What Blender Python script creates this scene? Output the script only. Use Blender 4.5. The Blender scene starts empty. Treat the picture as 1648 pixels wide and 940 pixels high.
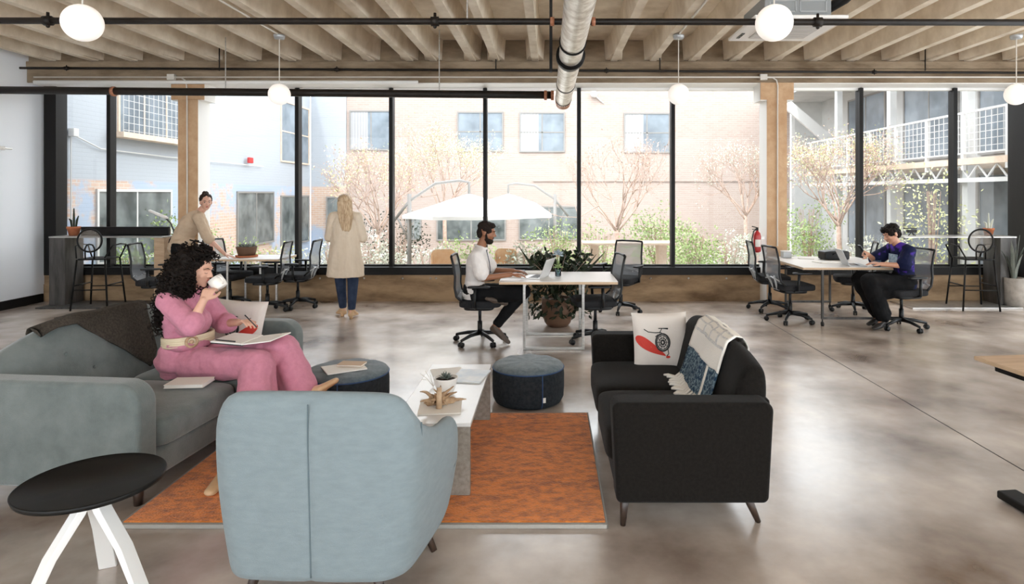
import bpy, bmesh, math, random
from mathutils import Vector, Matrix, Euler, noise
PI = math.pi
V = Vector
random.seed(7)
scene = bpy.context.scene
COL = scene.collection
# ------------------------------------------------------------ camera
FPX, CX, CY, EYE = 1000.0, 885.0, 312.0, 1.70
cam_d = bpy.data.cameras.new('camera'); cam = bpy.data.objects.new('camera', cam_d); COL.objects.link(cam)
cam.location = (0, 0, EYE); cam.rotation_euler = (PI/2, 0, 0)
cam_d.sensor_width = 36; cam_d.sensor_fit = 'HORIZONTAL'; cam_d.lens = 36*FPX/1648
cam_d.shift_x = -(CX-824)/1648; cam_d.shift_y = -(470-CY)/1648
cam_d.clip_end = 300
scene.camera = cam
# ------------------------------------------------------------ world, sun, exposure
world = bpy.data.worlds.new('world'); scene.world = world; world.use_nodes = True
nt = world.node_tree; nt.nodes.clear()
wo = nt.nodes.new('ShaderNodeOutputWorld'); bg = nt.nodes.new('ShaderNodeBackground')
bg.inputs['Color'].default_value = (0.90, 0.95, 1.0, 1); bg.inputs['Strength'].default_value = 2.1
nt.links.new(bg.outputs[0], wo.inputs[0])
sun_d = bpy.data.lights.new('sun', 'SUN'); sun = bpy.data.objects.new('sun', sun_d); COL.objects.link(sun)
sun_d.energy = 0.7; sun_d.color = (1.0, 0.95, 0.88); sun_d.angle = math.radians(3)
sun.rotation_euler = (math.radians(38), 0, math.radians(-14)); sun.location = (0, -10, 20)
scene.view_settings.view_transform = 'Standard'; scene.view_settings.look = 'None'
scene.view_settings.gamma = 1; scene.view_settings.use_curve_mapping = False
scene.view_settings.exposure = 1.48
scene.cycles.use_denoising = True
scene.cycles.max_bounces = 9; scene.cycles.diffuse_bounces = 6; scene.cycles.transparent_max_bounces = 16
scene.cycles.sample_clamp_indirect = 8
scene.cycles.caustics_reflective = False; scene.cycles.caustics_refractive = False

# ------------------------------------------------------------ materials
def mat(name, col, rough=0.6, metal=0.0, spec=0.5, col2=None, nscale=5.0, ndet=4.0, nlo=0.35, nhi=0.65,
        bump=0.0, bscale=60.0, stretch=(1, 1, 1), emit=None, estr=0.0, alpha=None, r2=None, coat=0, sheen=0, trans=0):
    if rough >= .8: spec = min(spec, .18)
    m = bpy.data.materials.new(name); m.use_nodes = True
    n = m.node_tree.nodes; l = m.node_tree.links; p = n['Principled BSDF']
    p.inputs['Base Color'].default_value = (*col, 1); p.inputs['Roughness'].default_value = rough
    p.inputs['Metallic'].default_value = metal; p.inputs['Specular IOR Level'].default_value = spec
    if coat: p.inputs['Coat Weight'].default_value = coat
    if sheen: p.inputs['Sheen Weight'].default_value = sheen; p.inputs['Sheen Roughness'].default_value = 0.5
    if trans: p.inputs['Transmission Weight'].default_value = trans
    if alpha is not None: p.inputs['Alpha'].default_value = alpha
    if emit: p.inputs['Emission Color'].default_value = (*emit, 1); p.inputs['Emission Strength'].default_value = estr
    tc = n.new('ShaderNodeTexCoord'); mp = n.new('ShaderNodeMapping'); mp.inputs['Scale'].default_value = stretch
    l.new(tc.outputs['Object'], mp.inputs['Vector'])
    if col2 is not None:
        t = n.new('ShaderNodeTexNoise'); t.inputs['Scale'].default_value = nscale; t.inputs['Detail'].default_value = ndet
        t.inputs['Roughness'].default_value = 0.62
        l.new(mp.outputs[0], t.inputs['Vector'])
        r = n.new('ShaderNodeValToRGB'); r.color_ramp.elements[0].position = nlo; r.color_ramp.elements[1].position = nhi
        r.color_ramp.elements[0].color = (*col, 1); r.color_ramp.elements[1].color = (*col2, 1)
        l.new(t.outputs['Fac'], r.inputs[0]); l.new(r.outputs[0], p.inputs['Base Color'])
        if r2 is not None:
            mr = n.new('ShaderNodeMapRange'); mr.inputs['From Min'].default_value = nlo; mr.inputs['From Max'].default_value = nhi
            mr.inputs['To Min'].default_value = rough; mr.inputs['To Max'].default_value = r2
            l.new(t.outputs['Fac'], mr.inputs[0]); l.new(mr.outputs[0], p.inputs['Roughness'])
    if bump:
        t = n.new('ShaderNodeTexNoise'); t.inputs['Scale'].default_value = bscale; t.inputs['Detail'].default_value = 3
        l.new(mp.outputs[0], t.inputs['Vector'])
        b = n.new('ShaderNodeBump'); b.inputs['Strength'].default_value = bump; b.inputs['Distance'].default_value = 0.01
        l.new(t.outputs['Fac'], b.inputs['Height']); l.new(b.outputs[0], p.inputs['Normal'])
    return m

def brick_mat(name, c1, c2, mortar, bw=.22, bh=.075, over=None, oscale=.5, olo=.5, ohi=.56, zlim=None, over2=None):
    m = bpy.data.materials.new(name); m.use_nodes = True
    n = m.node_tree.nodes; l = m.node_tree.links; p = n['Principled BSDF']; p.inputs['Roughness'].default_value = .85
    tc = n.new('ShaderNodeTexCoord'); s = n.new('ShaderNodeSeparateXYZ'); a = n.new('ShaderNodeMath'); a.operation = 'ADD'
    c = n.new('ShaderNodeCombineXYZ'); l.new(tc.outputs['Object'], s.inputs[0])
    l.new(s.outputs[0], a.inputs[0]); l.new(s.outputs[1], a.inputs[1]); l.new(a.outputs[0], c.inputs[0]); l.new(s.outputs[2], c.inputs[1])
    b = n.new('ShaderNodeTexBrick'); b.inputs['Scale'].default_value = 1; b.inputs['Brick Width'].default_value = bw
    b.inputs['Row Height'].default_value = bh; b.inputs['Mortar Size'].default_value = .008
    b.inputs['Color1'].default_value = (*c1, 1); b.inputs['Color2'].default_value = (*c2, 1); b.inputs['Mortar'].default_value = (*mortar, 1)
    l.new(c.outputs[0], b.inputs['Vector'])
    out = b.outputs['Color']
    if over:
        t = n.new('ShaderNodeTexNoise'); t.inputs['Scale'].default_value = oscale; t.inputs['Detail'].default_value = 7; t.inputs['Roughness'].default_value = .7
        l.new(tc.outputs['Object'], t.inputs['Vector'])
        r = n.new('ShaderNodeMapRange'); r.inputs['From Min'].default_value = olo; r.inputs['From Max'].default_value = ohi
        l.new(t.outputs['Fac'], r.inputs[0])
        # the whitewash covers the upper storey whole and peels below it
        paint = n.new('ShaderNodeMix'); paint.data_type = 'RGBA'
        zz = n.new('ShaderNodeMapRange'); zz.inputs['From Min'].default_value = (zlim or 0)-.02; zz.inputs['From Max'].default_value = (zlim or 0)+.02
        l.new(s.outputs[2], zz.inputs[0]); l.new(zz.outputs[0], paint.inputs['Factor'])
        paint.inputs['A'].default_value = (*over, 1); paint.inputs['B'].default_value = (*(over2 or over), 1)
        mx = n.new('ShaderNodeMath'); mx.operation = 'MAXIMUM'
        if zlim is not None: l.new(zz.outputs[0], mx.inputs[0])
        l.new(r.outputs[0], mx.inputs[1])
        mm = n.new('ShaderNodeMix'); mm.data_type = 'RGBA'
        l.new(mx.outputs[0], mm.inputs['Factor']); l.new(out, mm.inputs['A']); l.new(paint.outputs['Result'], mm.inputs['B'])
        out = mm.outputs['Result']
    l.new(out, p.inputs['Base Color'])
    bp = n.new('ShaderNodeBump'); bp.inputs['Strength'].default_value = .5; bp.inputs['Distance'].default_value = .008
    l.new(b.outputs['Fac'], bp.inputs['Height']); bp.invert = True; l.new(bp.outputs[0], p.inputs['Normal'])
    return m

def glass_mat(name, tint=(1, 1, 1), refl=1.0):
    m = bpy.data.materials.new(name); m.use_nodes = True
    n = m.node_tree.nodes; l = m.node_tree.links; n.clear()
    o = n.new('ShaderNodeOutputMaterial'); t = n.new('ShaderNodeBsdfTransparent'); g = n.new('ShaderNodeBsdfGlossy')
    t.inputs[0].default_value = (*tint, 1); g.inputs['Roughness'].default_value = .02
    f = n.new('ShaderNodeFresnel'); f.inputs[0].default_value = 1.45
    q = n.new('ShaderNodeMath'); q.operation = 'MULTIPLY'; q.inputs[1].default_value = refl
    mx = n.new('ShaderNodeMixShader'); l.new(f.outputs[0], q.inputs[0]); l.new(q.outputs[0], mx.inputs[0])
    l.new(t.outputs[0], mx.inputs[1]); l.new(g.outputs[0], mx.inputs[2]); l.new(mx.outputs[0], o.inputs[0])
    return m

def mesh_cloth_mat(name, col, a=.7):
    m = bpy.data.materials.new(name); m.use_nodes = True
    n = m.node_tree.nodes; l = m.node_tree.links; p = n['Principled BSDF']
    p.inputs['Base Color'].default_value = (*col, 1); p.inputs['Roughness'].default_value = .7
    p.inputs['Alpha'].default_value = a
    return m

M = {}
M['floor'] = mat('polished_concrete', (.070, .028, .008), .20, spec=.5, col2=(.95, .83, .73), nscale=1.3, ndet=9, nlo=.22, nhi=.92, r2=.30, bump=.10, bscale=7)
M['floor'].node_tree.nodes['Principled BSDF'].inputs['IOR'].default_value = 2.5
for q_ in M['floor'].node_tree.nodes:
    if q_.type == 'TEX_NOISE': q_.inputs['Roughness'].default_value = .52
M['concrete'] = mat('ceiling_concrete', (.56, .46, .345), .85, col2=(.86, .77, .64), nscale=2.2, ndet=8, nlo=.3, nhi=.7, bump=.25, bscale=14)
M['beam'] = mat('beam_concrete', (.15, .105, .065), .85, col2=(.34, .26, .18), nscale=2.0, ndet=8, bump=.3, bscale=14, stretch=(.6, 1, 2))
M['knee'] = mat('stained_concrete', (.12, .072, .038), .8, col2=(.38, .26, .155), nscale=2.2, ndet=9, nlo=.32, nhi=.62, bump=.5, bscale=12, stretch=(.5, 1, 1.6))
M['column'] = mat('column_concrete', (.50, .31, .175), .8, col2=(.62, .42, .26), nscale=5, ndet=6, bump=.2, bscale=20)
M['white_wall'] = mat('white_paint', (.86, .88, .92), .55, bump=.04, bscale=20)
M['white'] = mat('white_paint_trim', (.85, .83, .80), .5, bump=.03)
M['black_metal'] = mat('black_metal', (.007, .006, .0055), .5, spec=.2, bump=.05)
M['tray_black'] = mat('tray_black', (.006, .0055, .005), .5, spec=.25, bump=.03)
M['pipe'] = mat('dark_pipe', (.010, .007, .005), .5, spec=.25, col2=(.018, .013, .010), nscale=12)
M['rust'] = mat('red_coupling', (.30, .10, .06), .5, col2=(.45, .2, .1), nscale=30)
M['steel'] = mat('brushed_steel', (.55, .53, .50), .35, metal=.9, col2=(.4, .38, .36), nscale=8, stretch=(1, 1, 6))
M['darksteel'] = mat('dark_steel_sheet', (.035, .032, .03), .5, metal=.3, col2=(.10, .092, .085), nscale=4, stretch=(3, 3, .4))
M['chrome'] = mat('chrome', (.7, .7, .7), .15, metal=1)
M['duct'] = mat('insulated_duct', (.44, .38, .31), .38, metal=.45, col2=(.85, .82, .76), nscale=9, ndet=9, nlo=.35, nhi=.6, bump=.5, bscale=25)
M['conduit'] = mat('white_conduit', (.66, .62, .56), .45, bump=.02)
M['globe'] = mat('opal_glass_globe', (.92, .89, .85), .35, emit=(1, .93, .86), estr=.18)
M['grey_box'] = mat('grey_enamel', (.25, .26, .26), .5, bump=.03)
M['ac_grill'] = mat('ac_grille', (.55, .52, .49), .5, bump=.2, bscale=90)
M['rug'] = mat('orange_wool', (.22, .040, .004), .95, spec=.1, col2=(.80, .235, .028), nscale=20, ndet=12, nlo=.27, nhi=.58, bump=1.0, bscale=90, stretch=(.75, 1.35, 1), sheen=.3)
M['rug_edge'] = mat('grey_binding', (.33, .31, .28), .9, bump=.3, bscale=120)
M['sofa'] = mat('sage_velvet', (.10, .118, .112), .9, spec=.2, col2=(.155, .175, .168), nscale=5, ndet=6, bump=.25, bscale=160, sheen=.35)
M['dark_sofa'] = mat('charcoal_fabric', (.0062, .0050, .0040), .92, spec=.10, col2=(.0115, .0095, .008), nscale=60, bump=.3, bscale=260, sheen=.05)
M['arm_blue'] = mat('pale_blue_fabric', (.190, .230, .245), .9, spec=.2, col2=(.215, .26, .275), nscale=18, ndet=8, bump=.25, bscale=240, stretch=(.8, .8, 2.2), sheen=.15)
M['seam'] = mat('seam_thread', (.12, .155, .17), .9, bump=.02)  # seam thread, darker blue than the armchair fabric
M['darkwood'] = mat('dark_walnut', (.025, .014, .010), .4, col2=(.05, .028, .018), nscale=8, stretch=(4, 4, .5))
M['pouf_top'] = mat('slate_wool', (.10, .13, .15), .9, col2=(.15, .185, .205), nscale=30, bump=.3, bscale=200, sheen=.25)
M['pouf_side'] = mat('charcoal_wool', (.016, .019, .023), .9, col2=(.03, .035, .04), nscale=40, bump=.3, bscale=200)
M['piping'] = mat('blue_piping', (.02, .06, .16), .6, bump=.02)
M['table_white'] = mat('white_laminate', (.76, .75, .74), .25, col2=(.70, .69, .68), nscale=2, spec=.5)
M['table_stone'] = mat('table_end_panel', (.20, .17, .14), .6, col2=(.29, .26, .22), nscale=40)
M['desk_top'] = mat('desk_laminate', (.78, .74, .70), .35, bump=.01)
M['desk_edge'] = mat('plywood_edge', (.52, .36, .22), .5, col2=(.62, .45, .30), nscale=40, stretch=(1, 1, 20))
M['wood'] = mat('birch_wood', (.46, .31, .19), .5, col2=(.60, .43, .28), nscale=3, stretch=(1, 8, 8))
M['black_plastic'] = mat('black_plastic', (.006, .006, .0065), .45, spec=.35, bump=.04)
M['chair_seat'] = mat('black_seat_fabric', (.014, .014, .015), .85, col2=(.024, .024, .026), nscale=90, bump=.3, bscale=300)
M['chair_mesh'] = mesh_cloth_mat('grey_chair_mesh', (.26, .28, .31), .62)
M['stool_mesh'] = mesh_cloth_mat('woven_wire_back', (.30, .27, .24), .35)
M['silver'] = mat('silver_plastic', (.42, .43, .44), .35, metal=.4, bump=.01)
M['laptop'] = mat('laptop_aluminium', (.66, .65, .64), .35, metal=.3, bump=.01)
M['screen'] = mat('dark_screen', (.02, .02, .025), .2, bump=.01)
M['paper'] = mat('paper', (.84, .81, .76), .8, bump=.05)
M['paper_blue'] = mat('magazine_cover', (.45, .53, .62), .4, col2=(.75, .77, .78), nscale=6)
M['kraft'] = mat('tan_cover', (.55, .38, .24), .7, bump=.05)
M['terracotta'] = mat('terracotta', (.42, .13, .06), .8, col2=(.52, .19, .09), nscale=15, bump=.15)
M['brownpot'] = mat('brown_pot', (.13, .065, .035), .7, bump=.1)
M['whitepot'] = mat('white_ceramic', (.82, .79, .75), .3, bump=.02)
M['greypot'] = mat('grey_planter', (.28, .25, .22), .8, col2=(.38, .34, .30), nscale=10, bump=.2)
M['soil'] = mat('soil', (.035, .022, .015), .95, bump=.9, bscale=60)
M['cane'] = mat('driftwood', (.33, .20, .11), .8, col2=(.55, .39, .25), nscale=22, bump=.5, bscale=50)
M['bloom'] = mat('pale_blue_bloom', (.22, .28, .33), .6, col2=(.42, .47, .5), nscale=30)
M['leaf_dark'] = mat('dark_leaf', (.010, .017, .008), .6, spec=.25, col2=(.028, .04, .018), nscale=9)
M['leaf_grey'] = mat('grey_leaf', (.10, .12, .10), .6, col2=(.17, .18, .15), nscale=9)
M['leaf_green'] = mat('green_leaf', (.20, .30, .09), .6, col2=(.36, .44, .18), nscale=3)
M['leaf_lime'] = mat('lime_leaf', (.50, .54, .22), .6, col2=(.66, .66, .38), nscale=3)
M['leaf_sage'] = mat('sage_leaf', (.40, .43, .34), .6, col2=(.62, .62, .54), nscale=3)
M['leaf_brick'] = mat('dry_twig_leaf', (.46, .30, .24), .7, col2=(.60, .42, .33), nscale=3)
M['bark'] = mat('bark', (.36, .25, .20), .9, col2=(.50, .37, .30), nscale=20, bump=.4)
M['canvas'] = mat('white_canvas', (.93, .92, .89), .8, bump=.03)
M['gravel'] = mat('gravel', (.50, .46, .40), .95, col2=(.66, .62, .56), nscale=12, bump=.6, bscale=30)
M['orange_wood'] = mat('orange_wood', (.70, .42, .24), .6, col2=(.76, .52, .32), nscale=10)
M['pale_wood'] = mat('pale_wood', (.55, .42, .32), .7, col2=(.62, .50, .40), nscale=10)
M['out_glass'] = mat('reflecting_pane', (.05, .06, .06), .15, spec=.35, col2=(.20, .22, .22), nscale=1.2, ndet=3)
M['out_glass_pale'] = mat('pale_reflecting_pane', (.13, .155, .18), .15, spec=.3, col2=(.24, .28, .32), nscale=1.0, ndet=3)
M['out_grey'] = mat('weathered_steel', (.22, .21, .20), .6, bump=.02)
M['out_white'] = mat('painted_steel', (.55, .54, .53), .6, bump=.02)
M['out_concrete'] = mat('pale_concrete', (.42, .42, .42), .8, col2=(.50, .50, .49), nscale=1.5, bump=.1)
M['curtain'] = mat('curtain', (.34, .34, .35), .8, bump=.2, bscale=10, stretch=(8, 8, .1))
M['skin_f'] = mat('light_skin', (.60, .33, .23), .5, col2=(.65, .38, .28), nscale=6, bump=.05, bscale=150)
M['skin_t'] = mat('warm_skin', (.50, .25, .155), .5, col2=(.55, .29, .19), nscale=6, bump=.05, bscale=150)
M['skin_d'] = mat('brown_skin', (.26, .105, .05), .5, col2=(.31, .135, .07), nscale=6, bump=.05, bscale=150)
M['pink'] = mat('dusty_pink_crepe', (.50, .195, .265), .85, col2=(.56, .225, .30), nscale=30, bump=.4, bscale=22, sheen=.1)
M['cream'] = mat('cream_leather', (.66, .55, .38), .6, bump=.05)
M['hair_black'] = mat('black_hair', (.006, .004, .003), .65, spec=.15, col2=(.013, .008, .006), nscale=40)
M['hair_brown'] = mat('dark_brown_hair', (.016, .010, .007), .7, spec=.15, col2=(.045, .027, .018), nscale=60)
M['hair_blond'] = mat('blond_hair', (.34, .20, .10), .45, col2=(.66, .50, .32), nscale=9, stretch=(9, 9, .5), bump=.4, bscale=60)
M['beard'] = mat('beard', (.018, .011, .008), .8, bump=.6, bscale=200)
M['coat'] = mat('cream_linen', (.62, .51, .39), .85, col2=(.68, .57, .45), nscale=6, bump=.5, bscale=14, stretch=(2, 2, .5))
M['sweater'] = mat('oatmeal_knit', (.50, .37, .26), .9, col2=(.56, .43, .31), nscale=8, bump=.5, bscale=18)
M['shirt_white'] = mat('white_cotton', (.74, .69, .66), .85, bump=.4, bscale=16)
M['denim'] = mat('dark_denim', (.018, .028, .055), .85, col2=(.035, .05, .09), nscale=8, bump=.2)
M['trouser'] = mat('black_trousers', (.004, .004, .0045), .9, col2=(.008, .0075, .008), nscale=8, bump=.5, bscale=12)
M['tee'] = mat('tie_dye_cotton', (.008, .011, .042), .85, col2=(.09, .035, .38), nscale=4.5, ndet=3, nlo=.52, nhi=.60, bump=.3, bscale=16)
M['tee_print'] = mat('pale_shirt_print', (.50, .60, .68), .85, col2=(.2, .3, .42), nscale=30)
M['tan_shoe'] = mat('tan_leather', (.52, .32, .17), .5, col2=(.60, .40, .23), nscale=9)
M['black_shoe'] = mat('black_shoe', (.02, .018, .017), .5, bump=.05)
M['brown_shoe'] = mat('brown_shoe', (.09, .065, .05), .6, bump=.05)
M['sole'] = mat('shoe_sole', (.45, .42, .38), .7, bump=.05)
M['eye'] = mat('eye', (.42, .38, .36), .2, bump=.01)
M['iris'] = mat('iris', (.02, .012, .008), .2, bump=.01)
M['lip'] = mat('lips', (.42, .09, .08), .5, bump=.02)
M['lip_dark'] = mat('lips_muted', (.22, .08, .06), .5, bump=.02)
M['throw'] = mat('brown_wool_throw', (.040, .033, .026), .95, col2=(.075, .062, .05), nscale=70, bump=.5, bscale=150)
M['red'] = mat('red_print', (.55, .035, .02), .7, bump=.05)
M['ink'] = mat('black_print', (.03, .03, .03), .7, bump=.05)
M['ink_grey'] = mat('grey_print', (.18, .20, .20), .7, bump=.05)
M['pillow'] = mat('linen_cushion', (.66, .60, .55), .9, bump=.4, bscale=20)
M['fringe'] = mat('cream_wool', (.80, .76, .70), .95, bump=.4, bscale=90)
M['ext_red'] = mat('red_enamel', (.45, .03, .03), .35, bump=.01)
M['mugw'] = mat('white_mug', (.85, .80, .74), .3, bump=.01)
M['mugb'] = mat('blue_grey_mug', (.10, .16, .22), .35, bump=.01)
M['glass'] = glass_mat('window_glass', (.98, .985, .98), .3)
M['vase'] = glass_mat('blue_glass_vase', (.70, .80, .85), 1.0)
M['bluepaint'] = brick_mat('painted_brick', (.48, .33, .25), (.52, .38, .30), (.52, .47, .42), over=(.34, .40, .50), oscale=.45, olo=.44, ohi=.50, zlim=2.75, over2=(.365, .39, .425))
M['pinkbrick'] = brick_mat('pink_brick', (.345, .27, .235), (.375, .30, .265), (.40, .34, .305))

# ------------------------------------------------------------ object helpers
def tag(o, label=None, cat=None, group=None, kind=None):
    if label: o['label'] = label
    if cat: o['category'] = cat
    if group: o['group'] = group
    if kind: o['kind'] = kind
    return o
def empty(name, loc=(0, 0, 0), rz=0, label=None, cat=None, group=None, kind=None):
    o = bpy.data.objects.new(name, None); COL.objects.link(o); o.location = loc; o.rotation_euler = (0, 0, rz)
    o.empty_display_size = .1
    return tag(o, label, cat, group, kind)
def frame_of(d, up=V((0, 0, 1))):
    d = V(d).normalized(); up = V(up)
    if abs(d.dot(up)) > .98: up = V((0, 1, 0))
    s = d.cross(up).normalized(); u = s.cross(d).normalized()
    return s, u, d          # side, up, forward
class MB:
    def __init__(s): s.v = []; s.f = []; s.mi = []; s.m = 0
    def add(s, vs, fs):
        b = len(s.v); s.v += [tuple(x) for x in vs]
        for f in fs: s.f.append([b+i for i in f]); s.mi.append(s.m)
        return s
    def box(s, x0, x1, y0, y1, z0, z1, mx=None):
        p = [V((x, y, z)) for z in (z0, z1) for y in (y0, y1) for x in (x0, x1)]
        if mx: p = [mx @ q for q in p]
        return s.add(p, [(0, 2, 3, 1), (4, 5, 7, 6), (0, 1, 5, 4), (2, 6, 7, 3), (0, 4, 6, 2), (1, 3, 7, 5)])
    def cbox(s, c, sz, mx=None):
        c = V(c); h = V(sz)/2
        m = Matrix.Translation(c) @ (mx.to_4x4() if mx else Matrix())
        return s.box(-h.x, h.x, -h.y, h.y, -h.z, h.z, m)
    def loft(s, rings, cap=True, closed=True, loop=False):
        n = len(rings[0]); b = len(s.v)
        for r in rings: s.v += [tuple(q) for q in r]
        k = len(rings)
        for i in range(k if loop else k-1):
            j = (i+1) % k
            for a in range(n if closed else n-1):
                c = (a+1) % n
                s.f.append([b+i*n+a, b+i*n+c, b+j*n+c, b+j*n+a]); s.mi.append(s.m)
        if cap and not loop and closed:
            s.f.append([b+a for a in range(n)][::-1]); s.mi.append(s.m)
            s.f.append([b+(k-1)*n+a for a in range(n)]); s.mi.append(s.m)
        return s
    def tube(s, pts, r, seg=8, loop=False, flat=1.0):
        pts = [V(p) for p in pts]; k = len(pts); rs = r if isinstance(r, (list, tuple)) else [r]*k
        rings = []; pu = None
        for i, p in enumerate(pts):
            if loop: d = pts[(i+1) % k]-pts[i-1]
            else: d = pts[min(i+1, k-1)]-pts[max(i-1, 0)]
            if d.length < 1e-9: d = V((0, 0, 1))
            d.normalize()
            if pu is None: sd, u, _ = frame_of(d)
            else:
                u = pu-d*pu.dot(d)
                u = u.normalized() if u.length > 1e-6 else frame_of(d)[1]
                sd = d.cross(u)
            pu = u
            rings.append([p+(sd*math.cos(t)+u*math.sin(t)*flat)*rs[i] for t in [2*PI*q/seg for q in range(seg)]])
        return s.loft(rings, loop=loop)
    def cone(s, a, ra, b, rb, seg=16, hs=4, sq=(1, 1), up=V((0, 0, 1))):
        a, b = V(a), V(b); d = b-a
        if d.length < 1e-6: d = V((0, 0, 1e-4))
        sd, u, d1 = frame_of(d, up); rings = []
        for i in range(hs, -1, -1):
            t = i/hs*PI/2*.97; rings.append((a-d1*ra*math.sin(t), ra*math.cos(t)))
        for i in range(0, hs+1):
            t = i/hs*PI/2*.97; rings.append((b+d1*rb*math.sin(t), rb*math.cos(t)))
        return s.loft([[c+(sd*math.cos(q)*sq[0]+u*math.sin(q)*sq[1])*r for q in [2*PI*k/seg for k in range(seg)]] for c, r in rings])
    def chain(s, pts, rs, **k):
        for i in range(len(pts)-1): s.cone(pts[i], rs[i], pts[i+1], rs[i+1], **k)
        return s
    def ell(s, c, r, mx=None, seg=20, rings=12):
        c = V(c); rr = []
        mx = mx or Matrix.Identity(3)
        for i in range(rings+1):
            t = PI*i/rings; t = min(max(t, .03), PI-.03)
            rr.append([c+mx @ V((r[0]*math.sin(t)*math.cos(q), r[1]*math.sin(t)*math.sin(q), -r[2]*math.cos(t))) for q in [2*PI*k/seg for k in range(seg)]])
        return s.loft(rr)
    def lathe(s, prof, c=(0, 0, 0), seg=28, mx=None):
        c = V(c); mx = mx or Matrix.Identity(3)
        return s.loft([[c+mx @ V((r*math.cos(q), r*math.sin(q), z)) for q in [2*PI*k/seg for k in range(seg)]] for r, z in prof])
    def prism(s, poly, a, b, axis='y'):
        def P(p, t):
            return (p[0], t, p[1]) if axis == 'y' else ((t, p[0], p[1]) if axis == 'x' else (p[0], p[1], t))
        return s.loft([[P(p, a) for p in poly], [P(p, b) for p in poly]])
    def quad(s, a, b, c, d): return s.add([a, b, c, d], [(0, 1, 2, 3)])
    def leaf(s, c, d, n, L, W):
        c = V(c); d = V(d).normalized(); sd = d.cross(V(n))
        sd = sd.normalized() if sd.length > 1e-4 else V((1, 0, 0))
        return s.add([c, c+d*L*.5+sd*W/2, c+d*L, c+d*L*.5-sd*W/2], [(0, 1, 2, 3)])
    def build(s, name, m, parent=None, smooth=False, bevel=0, bseg=3, sub=0, fix=True, loc=None):
        me = bpy.data.meshes.new(name); me.from_pydata(s.v, [], s.f)
        ms = m if isinstance(m, (list, tuple)) else [m]
        for q in ms: me.materials.append(M[q] if isinstance(q, str) else q)
        if len(ms) > 1: me.polygons.foreach_set('material_index', s.mi)
        if fix:
            bm = bmesh.new(); bm.from_mesh(me); bmesh.ops.recalc_face_normals(bm, faces=bm.faces); bm.to_mesh(me); bm.free()
        if smooth: me.polygons.foreach_set('use_smooth', [True]*len(me.polygons))
        o = bpy.data.objects.new(name, me); COL.objects.link(o)
        if loc: o.location = loc
        if parent: o.parent = parent
        if bevel:
            b = o.modifiers.new('bevel', 'BEVEL'); b.width = bevel; b.segments = bseg; b.limit_method = 'ANGLE'; b.angle_limit = math.radians(35)
            me.polygons.foreach_set('use_smooth', [True]*len(me.polygons))
            w = o.modifiers.new('wn', 'WEIGHTED_NORMAL'); w.keep_sharp = False
        if sub:
            q = o.modifiers.new('sub', 'SUBSURF'); q.levels = sub; q.render_levels = sub
        return o
    def blob(s, name, m, parent=None, voxel=.008, smooth=6, disp=0, dscale=.1):
        o = s.build(name, m, None, smooth=True)
        r = o.modifiers.new('r', 'REMESH'); r.mode = 'VOXEL'; r.voxel_size = voxel; r.use_smooth_shade = True
        if smooth:
            q = o.modifiers.new('s', 'SMOOTH'); q.iterations = smooth; q.factor = .5
        if 'bench' not in bpy.data.scenes: bpy.data.scenes.new('bench')     # a side scene keeps each remesh cheap
        bs = bpy.data.scenes['bench']; bs.collection.objects.link(o); bs.view_layers[0].update()
        dg = bs.view_layers[0].depsgraph
        me = bpy.data.meshes.new_from_object(o.evaluated_get(dg)); old = o.data; o.modifiers.clear(); o.data = me
        bs.collection.objects.unlink(o)
        me.name = name
        me.materials.clear()
        for q in (m if isinstance(m, (list, tuple)) else [m]): me.materials.append(M[q])
        bpy.data.meshes.remove(old)
        if disp:
            cs = [v_.co.copy() for v_ in me.vertices]; ns = [v_.normal.copy() for v_ in me.vertices]; flat = []
            for c_, n_ in zip(cs, ns):
                p = c_/dscale; flat.extend(c_+n_*disp*(noise.noise(p)+.5*noise.noise(p*2.1)))
            me.vertices.foreach_set('co', flat); me.update()
        me.polygons.foreach_set('use_smooth', [True]*len(me.polygons))
        if parent: o.parent = parent
        return o
def part(name, m, parent, fn, **k):
    b = MB(); fn(b); return b.build(name, m, parent, **k)
def copy_tree(o, parent=None):
    c = o.copy(); COL.objects.link(c)
    if parent: c.parent = parent
    for ch in list(o.children): copy_tree(ch, c)
    return c
def place(o, x, y, z=0, rz=0, label=None):
    o.location = (x, y, z); o.rotation_euler = (0, 0, rz)
    if label: o['label'] = label
    return o
def Rz(a): return Matrix.Rotation(a, 3, 'Z')
def Rx(a): return Matrix.Rotation(a, 3, 'X')
def Ry(a): return Matrix.Rotation(a, 3, 'Y')
def rrect(x0, x1, z0, z1, rs=(.02, .02, .02, .02), n=6):
    """rounded rectangle polygon; radii: bottom-left, bottom-right, top-right, top-left"""
    out = []
    for (cx, cz, sx, sz, a0), r in zip(((x0, z0, 1, 1, PI), (x1, z0, -1, 1, 1.5*PI), (x1, z1, -1, -1, 0), (x0, z1, 1, -1, .5*PI)), rs):
        for i in range(n+1):
            a = a0+i/n*PI/2; out.append((cx+sx*r+r*math.cos(a), cz+sz*r+r*math.sin(a)))
    return out

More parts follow.
